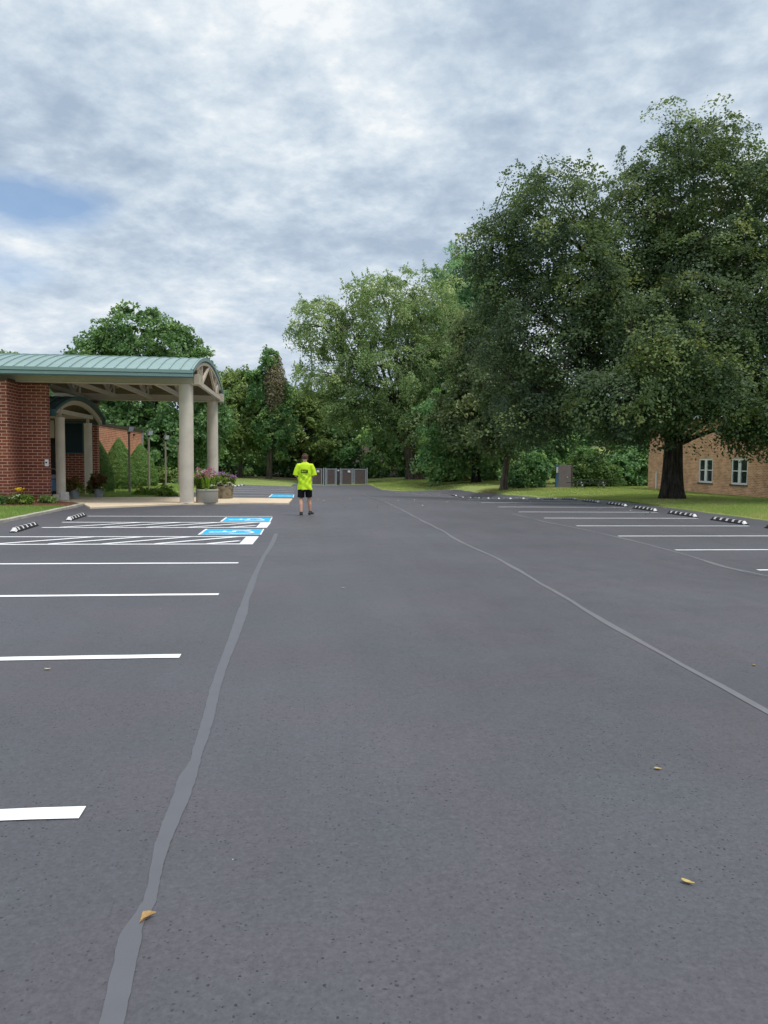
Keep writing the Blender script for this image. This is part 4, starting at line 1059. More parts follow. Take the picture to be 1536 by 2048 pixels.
def blob(lobes, n, per, R, leaf, seed, **kw):
    k = dict(shell=0.3, up=0.5, droop=0.2, asp=0.6, jit=0.7, shoots=0.0, thin=0.3); k.update(kw)
    V, t_, c = foliage(lobes, n, per, R, leaf, seed, **k); return V, t_
def flowers(pts, n, R, leaf, seed):
    rng = np.random.default_rng(seed); P_ = []
    for p in pts: P_.append(np.array(p) + rng.normal(size=(n, 3)) * np.array([R, R, R * 0.6]))
    P_ = np.concatenate(P_); nn = unit(rng.normal(size=P_.shape) + np.array([0, -0.4, 0.8]))
    return leaf_quads(P_, nn, leaf * rng.uniform(0.6, 1.3, len(P_)), 0.8, rng), rng.random(len(P_))

x, y = -3.30, 27.12
pl = empty('round_planter', (x, y, 0.062), 'smooth taupe round planter with tall pink flowers beside the near canopy column', 'planter')
mb = MB(); r = 0.375; z0 = 0.062
mb.lathe((x, y), [(r - 0.01, z0), (r, z0 + 0.02), (r, z0 + 0.40), (r + 0.012, z0 + 0.41), (r + 0.012, z0 + 0.455), (r, z0 + 0.47), (r - 0.045, z0 + 0.47), (r - 0.05, z0 + 0.42)], 44)
mb.build('pot', M['planter'], pl, smooth=True)
mb = MB(); mb.ellipsoid((x, y, z0 + 0.42), (r - 0.05, r - 0.05, 0.035), 20, 6); mb.build('soil', M['soil'], pl)
V, t_ = blades((x + 0.02, y - 0.05, z0 + 0.44), 90, 0.66, 0.62, 0.032, 111, 0.7); quads_mesh('tall_leaves', V, LEAF['lime'], pl, None, t_)
V, t_ = blob([(x - 0.16, y, z0 + 0.82, 0.26, 0.26, 0.25), (x + 0.12, y + 0.1, z0 + 0.74, 0.25, 0.22, 0.28), (x, y, z0 + 0.55, 0.34, 0.34, 0.12), (x - 0.30, y - 0.05, z0 + 0.7, 0.14, 0.2, 0.28)], 230, 28, 0.10, 0.065, 112); quads_mesh('bedding_leaves', V, LEAF['mix'], pl, None, t_)
rng = np.random.default_rng(113)
def heads(name, pts, n, R, leaf, seed, mat, root):
    for i, p in enumerate(pts):
        V, t_ = flowers([p], n, R, leaf, seed * 31 + i); quads_mesh(name, V, LEAF[mat], root, None, t_)
pts = [(x - 0.32 + 0.075 * k + rng.normal() * 0.02, y - 0.1 + rng.normal() * 0.12, z0 + 1.0 + 0.10 * math.sin(k * 0.55) + rng.normal() * 0.045) for k in range(9)] + [(x - 0.34 + 0.07 * k, y - 0.22, z0 + 0.92 + 0.06 * math.sin(k * 1.9)) for k in range(8)] + [(x + 0.10, y, z0 + 1.12), (x + 0.12, y, z0 + 1.02), (x + 0.11, y, z0 + 1.2)]
heads('pink_flower', pts, 30, 0.045, 0.05, 114, 'pink', pl)
heads('white_flower', [(x - 0.30, y - 0.2, z0 + 1.05), (x - 0.14, y - 0.2, z0 + 1.06), (x - 0.05, y - 0.2, z0 + 1.1), (x + 0.18, y - 0.32, z0 + 0.58), (x + 0.26, y - 0.28, z0 + 0.6)], 14, 0.03, 0.04, 115, 'whitef', pl)

x, y = -3.02, 30.05
pl = empty('round_planter', (x, y, 0.062), 'mossy rough stone planter with purple and white flowers behind the smooth planter', 'planter')
mb = MB(); r = 0.36
mb.lathe((x, y), [(r * 0.90, z0), (r * 0.94, z0 + 0.05), (r, z0 + 0.40), (r + 0.015, z0 + 0.43), (r, z0 + 0.47), (r - 0.06, z0 + 0.465), (r - 0.07, z0 + 0.40)], 36)
mb.build('pot', M['stone_planter'], pl, smooth=True)
mb = MB(); mb.ellipsoid((x, y, z0 + 0.42), (r - 0.06, r - 0.06, 0.03), 18, 6); mb.build('soil', M['soil'], pl)
V, t_ = blob([(x, y, z0 + 0.74, 0.36, 0.34, 0.22), (x + 0.24, y - 0.05, z0 + 0.7, 0.2, 0.2, 0.16), (x - 0.2, y, z0 + 0.68, 0.2, 0.2, 0.2)], 170, 28, 0.10, 0.07, 116, tint_mu=0.5); quads_mesh('bedding_leaves', V, LEAF['mix'], pl, None, t_)
pts = [(x - 0.30 + 0.085 * k + rng.normal() * 0.02, y - 0.12 + rng.normal() * 0.1, z0 + 1.02 - 0.028 * k + rng.normal() * 0.04) for k in range(9)]
heads('purple_flower', pts, 30, 0.052, 0.06, 117, 'purple', pl)
pts = [(x - 0.2 + 0.055 * k, y - 0.28 + rng.normal() * 0.05, z0 + 0.56 + 0.06 * math.sin(k) + rng.normal() * 0.02) for k in range(11)]
heads('white_flower', pts, 14, 0.03, 0.045, 118, 'whitef', pl)

for (x, y, lab, m, seed, s) in ((-8.35, 29.3, 'small grey pot of coppery leaves beside the nearer portico column', 'coleus', 121, 1.0), (-7.75, 30.3, 'grey pot overflowing with dark red and green leaves by the far portico column', 'red', 122, 1.12)):
    pl = empty('potted_plant', (x, y, 0.062), lab, 'potted plant')
    mb = MB(); mb.lathe((x, y), [(0.13, z0), (0.17, z0 + 0.16), (0.215, z0 + 0.30), (0.225, z0 + 0.335), (0.20, z0 + 0.335), (0.19, z0 + 0.28)], 28); mb.build('pot', M['pot'], pl, smooth=True)
    V, t_ = blob([(x, y, z0 + 0.55 * s, 0.30 * s, 0.3 * s, 0.26 * s), (x - 0.18 * s, y - 0.05, z0 + 0.42, 0.22, 0.22, 0.2), (x - 0.3 * (s - 1) * 4, y, z0 + 0.4, 0.25, 0.25, 0.28)], 110, 24, 0.10, 0.085, seed); quads_mesh('leaves', V, LEAF[m], pl, None, t_)
    V, t_ = blob([(x + 0.2, y - 0.1, z0 + 0.36, 0.2, 0.2, 0.16), (x - 0.26 * s, y - 0.1, z0 + 0.34, 0.18, 0.18, 0.18)], 45, 20, 0.08, 0.06, seed + 5, tint_mu=0.4); quads_mesh('trailing_leaves', V, LEAF['mix'], pl, None, t_)
    heads('white_flower', [(x + 0.26, y - 0.22, z0 + 0.3), (x + 0.2, y - 0.26, z0 + 0.38), (x + 0.33, y - 0.1, z0 + 0.36)], 9, 0.03, 0.04, seed + 9, 'whitef', pl)
# bed in front of the wall
BL = ['flowering clump with a yellow bloom in front of the brick wall', 'low green clump at the far left of the wall bed', 'dense low clump left of the yellow flowered plant', 'small spiky clump at the corner of the brick wall']
for k, (x, y, s, m) in enumerate(((-8.95, 25.6, 0.36, 'mix'), (-10.4, 25.5, 0.42, 'mix'), (-9.7, 25.55, 0.36, 'bush'), (-8.35, 26.3, 0.26, 'olive'))):
    pl = empty('bedding_plant', (x, y, 0.07), BL[k], 'plant', 'plants in the wall bed')
    V, t_ = blob([(x, y, 0.07 + s * 0.45, s, s * 0.7, s * 0.5), (x + s * 0.6, y - 0.1, 0.07 + s * 0.3, s * 0.5, s * 0.5, s * 0.4)], 90, 22, 0.09, 0.07, 131 + k); quads_mesh('foliage', V, LEAF[m], pl, None, t_)
    V, t_ = blades((x, y, 0.07), 70, s * 1.25, s * 1.6, 0.022, 141 + k, 0.8); quads_mesh('blades', V, LEAF['bush'], pl, None, t_)
    if k == 0:
        heads('yellow_bloom', [(x - 0.02, y - 0.1, 0.56)], 60, 0.045, 0.07, 151, 'yellowf', pl)
        heads('pale_leaves', [(x - 0.14 + 0.04 * j, y - 0.3, 0.30 + 0.02 * j) for j in range(5)], 5, 0.03, 0.05, 152, 'whitef', pl)
# white blocks leaning at the portico column
for k, (bx, by, w, d, h, rz, lab) in enumerate(((-8.62, 28.1, 0.26, 0.22, 0.20, 0.1, 'low white rough block left of its taller twin at the portico column foot'), (-8.33, 28.05, 0.24, 0.24, 0.28, -0.12, 'taller white rough block at the foot of the portico column'))):
    mb = MB(); mb.box(-w / 2, w / 2, -d / 2, d / 2, 0, h); mb.v = [(p[0] * (1 - 0.08 * (p[2] > 0.01)), p[1] * (1 - 0.06 * (p[2] > 0.01)), p[2] * (1 + 0.06 * (p[0] > 0))) for p in mb.v]
    o = mb.build('white_block', M['white_block'], bevel=0.02); o.location = (bx, by, 0.066); o.rotation_euler = (0, 0, rz); tag(o, lab, 'block', 'white blocks by the portico')
# blue hand cart standing behind the wall end
x, y = -8.93, 28.75
ct = empty('hand_cart', (x, y, 0.062), 'blue hand cart with an arched handle behind the brick wall end', 'hand cart')
mb = MB(); pts = [(x - 0.16, y, 0.07), (x - 0.16, y, 0.95)] + [(x - 0.16 * math.cos(a), y, 0.95 + 0.22 * math.sin(a)) for a in np.linspace(0.2, math.pi - 0.2, 9)] + [(x + 0.16, y, 0.95), (x + 0.16, y, 0.07)]
mb.tube(pts, 0.016, 8); mb.build('handle', M['grey_metal'], ct, smooth=True)
M['cart_blue'] = plain('faded_blue_panel', (0.16, 0.32, 0.52), 0.5, 0.4, var=0.15); M['cart_pale'] = plain('pale_blue_panel', (0.30, 0.38, 0.50), 0.5, 0.4)
mb = MB(); mb.box(x - 0.14, x + 0.14, y - 0.02, y + 0.02, 0.36, 0.78); mb.build('panel', M['cart_blue'], ct)
mb = MB(); mb.box(x - 0.14, x + 0.14, y - 0.02, y + 0.02, 0.81, 0.95); mb.build('panel', M['cart_pale'], ct)
mb = MB(); mb.box(x - 0.14, x + 0.14, y - 0.10, y + 0.02, 0.08, 0.33); mb.build('base', M['black'], ct, bevel=0.02)

# ------------------------------------------------------------------ fenced dumpster enclosure at the end of the drive
GY_ = 75.6; gz = z1(2, 75.0) + 0.0
en = empty('dumpster_enclosure', (3, GY_, gz), 'brown slatted gates with grey steel posts closing the end of the drive', 'gate enclosure')
zt, zbm = gz + 1.66, gz + 0.06
def post(x, w=0.09, h=1.72): MB().box(x - w / 2, x + w / 2, GY_ - w / 2, GY_ + w / 2, gz - 0.1, gz + h).build('post', M['grey_metal'], en, bevel=0.01)
def gate(x0, x1, sign=None):
    mb = MB(); y0, y1 = GY_ - 0.03, GY_ + 0.03; t = 0.07
    mb.box(x0, x0 + t, y0, y1, zbm, zt); mb.box(x1 - t, x1, y0, y1, zbm, zt); mb.box(x0 + t, x1 - t, y0, y1, zt - t, zt); mb.box(x0 + t, x1 - t, y0, y1, zbm, zbm + t)
    g = mb.build('gate_leaf', M['grey_metal'], en)
    mb = MB(); k = x0 + t + 0.003
    while k < x1 - t - 0.02:
        mb.box(k, min(k + 0.078, x1 - t - 0.003), GY_ - 0.012, GY_ + 0.012, zbm + t + 0.002, zt - t - 0.002); k += 0.086
    mb.build('slat_panel', M['slat'], g)
    if sign:
        mb = MB(); mb.box(sign - 0.13, sign + 0.13, GY_ - 0.05, GY_ - 0.035, gz + 1.30, gz + 1.50); mb.build('sign', M['white'], g)
gate(-0.35, 0.75); gate(0.85, 1.85, 1.45)
post(2.02, 0.12); post(2.22, 0.12); post(-0.42)
MB().box(2.08, 2.16, GY_ - 0.02, GY_ + 0.03, gz, gz + 1.6).build('cane_bolt', M['dark'], en)
gate(2.30, 3.18); post(3.26)
MB().box(3.34, 3.58, GY_ + 0.3, GY_ + 0.35, gz - 0.1, gz + 1.55).build('slat_panel', M['slat'], en)
MB().box(3.37, 3.55, GY_ + 0.24, GY_ + 0.26, gz + 1.42, gz + 1.56).build('sign', M['white'], en)
post(3.66); gate(3.76, 4.82, 4.5); post(4.90); gate(5.02, 6.18); post(6.28, 0.10, 1.78)
MB().box(6.24, 6.32, GY_ + 0.05, GY_ + 4, gz - 0.1, gz + 1.6).build('side_panel', M['slat'], en)
MB().box(-0.46, -0.38, GY_ + 0.05, GY_ + 4, gz - 0.1, gz + 1.6).build('side_panel', M['slat'], en)
MB().box(-0.46, 6.32, GY_ + 4, GY_ + 4.1, gz - 0.1, gz + 1.6).build('back_panel', M['slat'], en)
# grey panel with blue post at the wood edge
M['blue_post'] = plain('faded_blue_post', (0.06, 0.16, 0.34), 0.5, 0.4, var=0.2); M['grey_panel'] = plain('mauve_grey_panel', (0.22, 0.19, 0.205), 0.7, 0.3, var=0.1)
gp = empty('gate_panel', (18.7, 54.0, z1(18.7, 54)), 'plain mauve grey gate panel with a blue post at the wood edge', 'gate')
zz0 = z1(18.7, 54)
MB().box(18.36, 19.32, 53.98, 54.03, zz0 + 0.02, zz0 + 1.66).build('panel', M['grey_panel'], gp, bevel=0.008)
MB().box(18.14, 18.32, 53.93, 54.07, zz0 - 0.1, zz0 + 1.66).build('post', M['blue_post'], gp, bevel=0.01)
MB().box(19.33, 19.41, 53.95, 54.05, zz0 - 0.1, zz0 + 1.62).build('post', M['slat'], gp)
MB().box(18.16, 18.30, 53.90, 53.925, zz0 + 1.1, zz0 + 1.5).build('notice', M['white_block'], gp)
MB().box(18.98, 19.04, 53.94, 53.975, zz0 + 0.75, zz0 + 0.82).build('latch', M['white_block'], gp)
# picnic table
tx, ty = 20.0, 52.0; tz = z1(tx, ty)
M['dark_wood'] = plain('dark_stained_wood', (0.028, 0.03, 0.028), 0.6, 0.3, var=0.3, scale=5)
pt = empty('picnic_table', (tx, ty, tz), 'dark picnic table with attached benches in front of the bright shrub', 'picnic table')
mb = MB()
for k in range(5): mb.box(tx - 1.2, tx + 1.2, ty - 0.38 + 0.155 * k, ty - 0.24 + 0.155 * k, tz + 0.60, tz + 0.64)
mb.build('table_top', M['dark_wood'], pt)
for sg in (-1, 1):
    mb = MB(); mb.box(tx - 1.45, tx + 1.45, ty + sg * 0.68 - 0.13, ty + sg * 0.68 + 0.13, tz + 0.38, tz + 0.42); mb.build('bench', M['dark_wood'], pt)
for lx in (-0.78, 0.78):
    mb = MB(); mb.beam((tx + lx, ty - 0.62, tz), (tx + lx, ty - 0.18, tz + 0.60), 0.05, 0.09); mb.beam((tx + lx, ty + 0.62, tz), (tx + lx, ty + 0.18, tz + 0.60), 0.05, 0.09)
    mb.box(tx + lx - 0.02, tx + lx + 0.02, ty - 0.8, ty + 0.8, tz + 0.32, tz + 0.379)
    mb.build('leg_frame', M['grey_metal'], pt)

# ------------------------------------------------------------------ grass blades near the lot edges
def grass_patch(n, fn, seed, hmin=0.03, hmax=0.075, w=0.014, tmu=0.45):
    rng = np.random.default_rng(seed)
    x, y = fn(rng, n); z = zf(x, y) + 0.03
    a = rng.uniform(0, 6.28, n); h = rng.uniform(hmin, hmax, n); l = rng.normal(size=(n, 2)) * 0.35 * h[:, None]
    b = np.stack([x, y, z], 1); s = np.stack([np.cos(a), np.sin(a), np.zeros(n)], 1) * w / 2
    tip = b + np.stack([l[:, 0], l[:, 1], h], 1)
    big = np.sin(x * 0.9 + 1.2) * np.sin(y * 0.7) + np.sin(x * 2.3 - y * 1.7) * 0.6
    return np.stack([b - s, b + s, tip], 1), np.clip(tmu + 0.12 * big + 0.16 * rng.normal(size=n), 0, 1)
def right_band(rng, n):
    y = 17 + 22 * rng.random(n) ** 1.0; x = 12.92 + 0.06 * rng.normal(size=n) ** 2 + (rng.random(n) ** 1.3) * 9; return x, y
def left_band(rng, n):
    y = 16 + 9.2 * rng.random(n); x = -7.26 - 4.5 * rng.random(n) ** 1.2; return x, y
def lamp_band(rng, n):
    y = 31.3 + 24 * rng.random(n) ** 1.4; x = -5.9 - 3.6 * rng.random(n); return x, y
def bank_band(rng, n):
    y = 62.8 + 16 * rng.random(n); x = 6.5 + 12 * rng.random(n); return x, y
def far_right(rng, n):
    y = 30 + 26 * rng.random(n); x = 12.9 + 12 * rng.random(n); return x, y
parts = [grass_patch(130000, right_band, 161, tmu=0.55), grass_patch(50000, left_band, 162, 0.03, 0.07, tmu=0.22), grass_patch(26000, lamp_band, 163, 0.03, 0.09, 0.02, tmu=0.3), grass_patch(30000, bank_band, 164, 0.05, 0.12, 0.035, tmu=0.5), grass_patch(50000, far_right, 165, 0.04, 0.08, 0.024, tmu=0.5)]
o = quads_mesh('grass', np.concatenate([p[0] for p in parts]), LEAF['grass'], None, (0, 30, 0), np.concatenate([p[1] for p in parts]), 3)
tag(o, 'short mown grass blades along the lot edges', 'grass', None, 'stuff')

# ------------------------------------------------------------------ fallen leaves
M['leaf_tan'] = plain('dry_tan_leaf', (0.42, 0.27, 0.12), 0.7, 0.2, var=0.3, scale=40)
M['leaf_yellow'] = plain('dry_yellow_leaf', (0.52, 0.40, 0.16), 0.7, 0.2, var=0.25, scale=40)
M['leaf_pale'] = plain('pale_dry_leaf', (0.55, 0.48, 0.36), 0.7, 0.2, var=0.2, scale=40)
def fallen_leaf(x, y, L, W, rz, curl, mat, label, group=None, fold=0.0):
    n, m = 9, 5; v, f = [], []
    for i in range(n):
        t = i / (n - 1); w = W * math.sin(math.pi * min(1, 0.06 + 0.94 * t) ** 0.8) * (1 - 0.25 * t) + 0.001
        for j in range(m):
            s = j / (m - 1) * 2 - 1
            zz = curl * L * ((t - 0.5) ** 2 * 1.6) + abs(s) ** 1.5 * w * (0.55 + fold) + 0.002 + 0.05 * L * math.sin(7 * t + 3 * s) * 0.5 + 0.02 * L
            v.append(((t - 0.5) * L, s * w * (0.8 - 0.35 * fold) + 0.06 * L * math.sin(t * 4), zz))
    for i in range(n - 1):
        for j in range(m - 1): f.append((i * m + j, (i + 1) * m + j, (i + 1) * m + j + 1, i * m + j + 1))
    me = bpy.data.meshes.new('fallen_leaf'); me.from_pydata(v, [], f); me.polygons.foreach_set('use_smooth', [True] * len(f)); me.update()
    o = link_mesh('fallen_leaf', me, M[mat], None, (x, y, zs(x, y, 0.002))); o.rotation_euler = (0, 0, rz)
    so = o.modifiers.new('thickness', 'SOLIDIFY'); so.thickness = 0.0012
    return tag(o, label, 'leaf', group)
# the curled three-cornered leaf on the crack seal
v = [(-0.020, -0.022, 0.004), (0.034, 0.012, 0.014), (-0.012, 0.020, 0.018), (-0.018, -0.002, 0.002), (0.005, 0.004, 0.001), (0.012, 0.016, 0.020), (-0.006, -0.012, 0.012), (-0.018, 0.022, 0.001)]
me = bpy.data.meshes.new('fallen_leaf'); me.from_pydata(v, [], [(0, 6, 3), (0, 4, 6), (4, 1, 6), (1, 5, 4), (5, 2, 4), (2, 7, 3), (2, 3, 4), (3, 6, 4)]); me.update()
o = link_mesh('fallen_leaf', me, M['leaf_tan'], None, (-0.53, 2.60, zs(-0.53, 2.6, 0.003))); o.rotation_euler = (0, 0, 0.1); so = o.modifiers.new('thickness', 'SOLIDIFY'); so.thickness = 0.002
tag(o, 'folded three-cornered tan leaf on the crack sealant at the lower left', 'leaf')
fallen_leaf(1.44, 2.65, 0.046, 0.012, -0.6, 0.5, 'leaf_yellow', 'yellowish curled leaf lying alone at the lower right')
fallen_leaf(1.82, 3.69, 0.036, 0.011, -0.2, 0.4, 'leaf_yellow', 'small yellow leaf above the curled leaf at the lower right')
fallen_leaf(-1.88, 5.84, 0.042, 0.013, 0.3, 0.6, 'leaf_pale', 'small pale leaf between two white stall lines on the left')
fallen_leaf(3.51, 5.58, 0.034, 0.013, 0.8, 0.5, 'leaf_tan', 'small tan leaf near the right picture edge below the long crack seal')
fallen_leaf(0.49, 9.35, 0.04, 0.013, 0.4, 0.6, 'leaf_pale', 'small whitish leaf alone in the middle of the drive')
SP = [(0.59, 30.24), (0.77, 28.83), (1.42, 26.08), (1.89, 30.35), (2.51, 25.86), (3.36, 30.46), (3.11, 26.46), (3.66, 29.38), (4.15, 28.72), (4.37, 28.40), (4.14, 26.23), (5.35, 28.46), (5.55, 29.0), (4.37, 29.79), (6.61, 28.55), (7.65, 27.01), (8.98, 29.77), (9.99, 30.5), (10.24, 26.85), (10.68, 25.44), (10.58, 23.90), (9.82, 24.61), (10.9, 23.2), (10.4, 22.4), (12.39, 25.25), (10.1, 28.2), (8.2, 31.5), (7.4, 33.0)]
rr = random.Random(5)
for (x, y) in SP:
    fallen_leaf(x, y, 0.10 * rr.uniform(0.7, 1.2), 0.035, rr.uniform(0, 6.28), 0.7, 'leaf_pale' if rr.random() < 0.65 else 'leaf_yellow', 'tiny pale fallen leaf among those scattered across the far end of the lot', 'leaves scattered far down the lot')

# ------------------------------------------------------------------ the walking man
def remeshed(mb, voxel, smooth_it=4):
    me = bpy.data.meshes.new('tmp'); me.from_pydata(mb.v, [], mb.f); me.update()
    bm = bmesh.new(); bm.from_mesh(me); bmesh.ops.recalc_face_normals(bm, faces=bm.faces); bm.to_mesh(me); bm.free()
    o = bpy.data.objects.new('tmp', me); COL.objects.link(o)
    m = o.modifiers.new('r', 'REMESH'); m.mode = 'VOXEL'; m.voxel_size = voxel
    s = o.modifiers.new('s', 'SMOOTH'); s.factor = 0.5; s.iterations = smooth_it
    dg = bpy.context.evaluated_depsgraph_get(); dg.update()
    out = bpy.data.meshes.new_from_object(o.evaluated_get(dg))
    bpy.data.objects.remove(o); bpy.data.meshes.remove(me)
    out.polygons.foreach_set('use_smooth', [True] * len(out.polygons))
    return out
def rings(mb, secs, n=20):
    """closed loft through elliptical sections (cx, cy, z, half width, half depth)"""
    v, f = [], []
    for cx, cy, z, a, b in secs:
        for k in range(n):
            t = 2 * math.pi * k / n; v.append((cx + a * math.cos(t), cy + b * math.sin(t), z))
    for i in range(len(secs) - 1):
        for k in range(n): f.append((i * n + k, i * n + (k + 1) % n, (i + 1) * n + (k + 1) % n, (i + 1) * n + k))
    f.append(tuple(reversed(range(n)))); k = (len(secs) - 1) * n; f.append(tuple(range(k, k + n)))
    return mb.add(v, f)
px_, py_ = 0.055, 21.7; pz_ = z1(px_, py_) + ASPH_UP
man = empty('person', (px_, py_, pz_), 'man in a neon yellow t-shirt and black shorts walking away down the drive', 'person')
sk = plain('skin', (0.60, 0.345, 0.245), 0.55, 0.35, var=0.06, scale=12)
hairm = plain('brown_hair', (0.085, 0.045, 0.028), 0.6, 0.3, var=0.4, scale=60)
neon = plain('neon_yellow_cotton', (0.56, 0.80, 0.03), 0.8, 0.2, var=0.05, scale=14, bump=0.15, bscale=60)
black_c = plain('black_cloth', (0.008, 0.008, 0.011), 0.8, 0.2, var=0.2)
printm = plain('dark_shirt_print', (0.012, 0.022, 0.008), 0.7, 0.2, var=0.1)
shoe_m = plain('charcoal_shoe', (0.03, 0.03, 0.03), 0.6, 0.3, var=0.3, scale=40); sole_m = plain('grey_sole', (0.30, 0.29, 0.27), 0.7, 0.2)
b = MB()
rings(b, [(0, 0, 0.84, 0.13, 0.10), (0, 0, 0.93, 0.160, 0.112), (0, 0.005, 1.03, 0.142, 0.100), (0, 0.012, 1.15, 0.145, 0.102), (0, 0.015, 1.27, 0.165, 0.115), (0, 0.012, 1.37, 0.165, 0.100), (0, 0.015, 1.42, 0.125, 0.080), (0, 0.022, 1.47, 0.070, 0.066), (0, 0.030, 1.51, 0.056, 0.060), (0, 0.042, 1.56, 0.054, 0.060)])
# head, looking ahead and slightly down
rings(b, [(0, 0.075, 1.515, 0.030, 0.030), (0, 0.070, 1.53, 0.050, 0.062), (0, 0.062, 1.56, 0.063, 0.085), (0, 0.058, 1.60, 0.070, 0.094), (0, 0.055, 1.64, 0.0745, 0.098), (0, 0.052, 1.68, 0.073, 0.094), (0, 0.050, 1.71, 0.060, 0.078), (0, 0.048, 1.728, 0.036, 0.048)])
b.tube([(0, 0.148, 1.64), (0, 0.160, 1.62), (0, 0.172, 1.600), (0, 0.158, 1.588)], [0.011, 0.014, 0.017, 0.012], 8)
b.ellipsoid((0, 0.145, 1.566), (0.024, 0.012, 0.006)); b.ellipsoid((0, 0.145, 1.556), (0.020, 0.012, 0.006)); b.ellipsoid((0, 0.132, 1.528), (0.022, 0.02, 0.016))
for sg in (-1, 1):
    b.ellipsoid((sg * 0.030, 0.138, 1.652), (0.020, 0.012, 0.006)); b.ellipsoid((sg * 0.078, 0.052, 1.615), (0.010, 0.018, 0.030))
    # arms bent, forearms held forward
    sh, el, wr = (sg * 0.178, 0.015, 1.39), (sg * 0.252, -0.01, 1.125), (sg * 0.165, 0.225, 1.075)
    b.tube([(sg * 0.12, 0.015, 1.40), sh, (sg * 0.222, 0.0, 1.27), el, (sg * 0.225, 0.09, 1.105), wr], [0.052, 0.050, 0.046, 0.041, 0.040, 0.027], 12)
    h0 = Vector(wr); fd = Vector((-sg * 0.35, 0.93, -0.05)).normalized(); sd = Vector((0, 0, 1)); pn = fd.cross(sd)
    b.tube([h0, h0 + fd * 0.04, h0 + fd * 0.085], [0.026, 0.036, 0.034], 10, flat=0.5)
    for q, ln in enumerate((0.070, 0.080, 0.074, 0.058)):
        o0 = h0 + fd * 0.075 + sd * (0.027 - 0.018 * q)
        k1 = o0 + fd * ln * 0.45 + pn * sg * 0.006; k2 = k1 + fd * ln * 0.22 + pn * sg * ln * 0.24; k3 = k2 + pn * sg * ln * 0.30 - fd * ln * 0.03
        b.tube([o0, k1, k2, k3], [0.0095, 0.009, 0.008, 0.0065], 7)
    t0 = h0 + fd * 0.025 + sd * 0.024; b.tube([t0, t0 + sd * 0.024 + fd * 0.024 + pn * sg * 0.01, t0 + sd * 0.028 + fd * 0.055 + pn * sg * 0.025], [0.012, 0.010, 0.0075], 7)
LEG = {-1: [(-0.092, 0.0, 0.88), (-0.105, 0.01, 0.70), (-0.112, 0.015, 0.50), (-0.112, -0.02, 0.46), (-0.108, -0.075, 0.33), (-0.102, -0.11, 0.18), (-0.100, -0.125, 0.085)],
        1: [(0.092, 0.0, 0.88), (0.108, 0.06, 0.70), (0.122, 0.12, 0.50), (0.122, 0.115, 0.46), (0.130, 0.10, 0.33), (0.142, 0.11, 0.19), (0.150, 0.13, 0.095)]}
for sg in (-1, 1):
    b.tube(LEG[sg], [0.092, 0.078, 0.056, 0.053, 0.056, 0.042, 0.034], 14)
    a_ = Vector(LEG[sg][-1]); d = Vector((0.08 * sg if sg < 0 else 0.45, 1, 0)).normalized()
    b.tube([a_ + Vector((0, 0, -0.035)) - d * 0.04, a_ + Vector((0, 0, -0.04)) + d * 0.05, a_ + Vector((0, 0, -0.055)) + d * 0.15], [0.03, 0.032, 0.024], 10)
me = remeshed(b, 0.0075, 3); o = link_mesh('body', me, sk, man)
# hair: short, fuller at the back and crown
h = MB(); rings(h, [(0, 0.030, 1.578, 0.052, 0.055), (0, 0.022, 1.60, 0.073, 0.082), (0, 0.028, 1.64, 0.083, 0.096), (0, 0.038, 1.68, 0.084, 0.103), (0, 0.044, 1.715, 0.071, 0.090), (0, 0.046, 1.738, 0.044, 0.056), (0, 0.046, 1.746, 0.02, 0.025)], 24)
for k in range(70):
    a = random.uniform(math.pi * 0.9, math.pi * 2.1); z_ = random.uniform(1.60, 1.73); r_ = 0.083 if z_ < 1.69 else 0.062
    h.ellipsoid((r_ * math.cos(a), 0.035 + (r_ + 0.012) * math.sin(a), z_), (0.012, 0.012, 0.018), 6, 4)
me = remeshed(h, 0.0065, 2); link_mesh('hair', me, hairm, man)
# t-shirt
s = MB(); rings(s, [(0.004, -0.005, 0.735, 0.216, 0.155), (0.004, -0.004, 0.76, 0.212, 0.152), (0.002, 0.0, 0.86, 0.200, 0.145), (0, 0.005, 1.0, 0.190, 0.135), (0, 0.012, 1.15, 0.188, 0.132), (0, 0.016, 1.27, 0.196, 0.138), (0, 0.014, 1.36, 0.192, 0.126), (0, 0.014, 1.43, 0.172, 0.110), (0, 0.018, 1.475, 0.110, 0.090), (0, 0.022, 1.50, 0.070, 0.074)], 36)
for sg in (-1, 1):
    s.tube([(sg * 0.09, 0.015, 1.40), (sg * 0.172, 0.012, 1.395), (sg * 0.216, 0.004, 1.30), (sg * 0.246, -0.004, 1.195), (sg * 0.258, -0.006, 1.13)], [0.070, 0.083, 0.078, 0.078, 0.080], 18)
me = remeshed(s, 0.008, 3)
nv = len(me.vertices); co = np.empty(nv * 3, np.float32); me.vertices.foreach_get('co', co); co = co.reshape(-1, 3)
no = np.empty(nv * 3, np.float32); me.vertices.foreach_get('normal', no); no = no.reshape(-1, 3)
w_ = np.clip((1.36 - co[:, 2]) / 0.25, 0, 1) * (np.abs(co[:, 0]) < 0.24)
wr_ = np.sin((co[:, 0] - 0.35 * (co[:, 2] - 1.0)) * 52 + 2.0 * np.sin(co[:, 2] * 9)) * 0.5 + np.sin((co[:, 0] + 0.55 * co[:, 2]) * 34 + 1.0) * 0.5 + 0.5 * np.sin(co[:, 2] * 30 + co[:, 0] * 25)
co2 = co + no * (0.013 * w_ * wr_)[:, None]
me.vertices.foreach_set('co', co2.ravel().astype(np.float32)); me.update()
sh = link_mesh('t_shirt', me, neon, man)
bvh = BVHTree.FromPolygons([tuple(v) for v in co2], [tuple(p.vertices) for p in me.polygons])
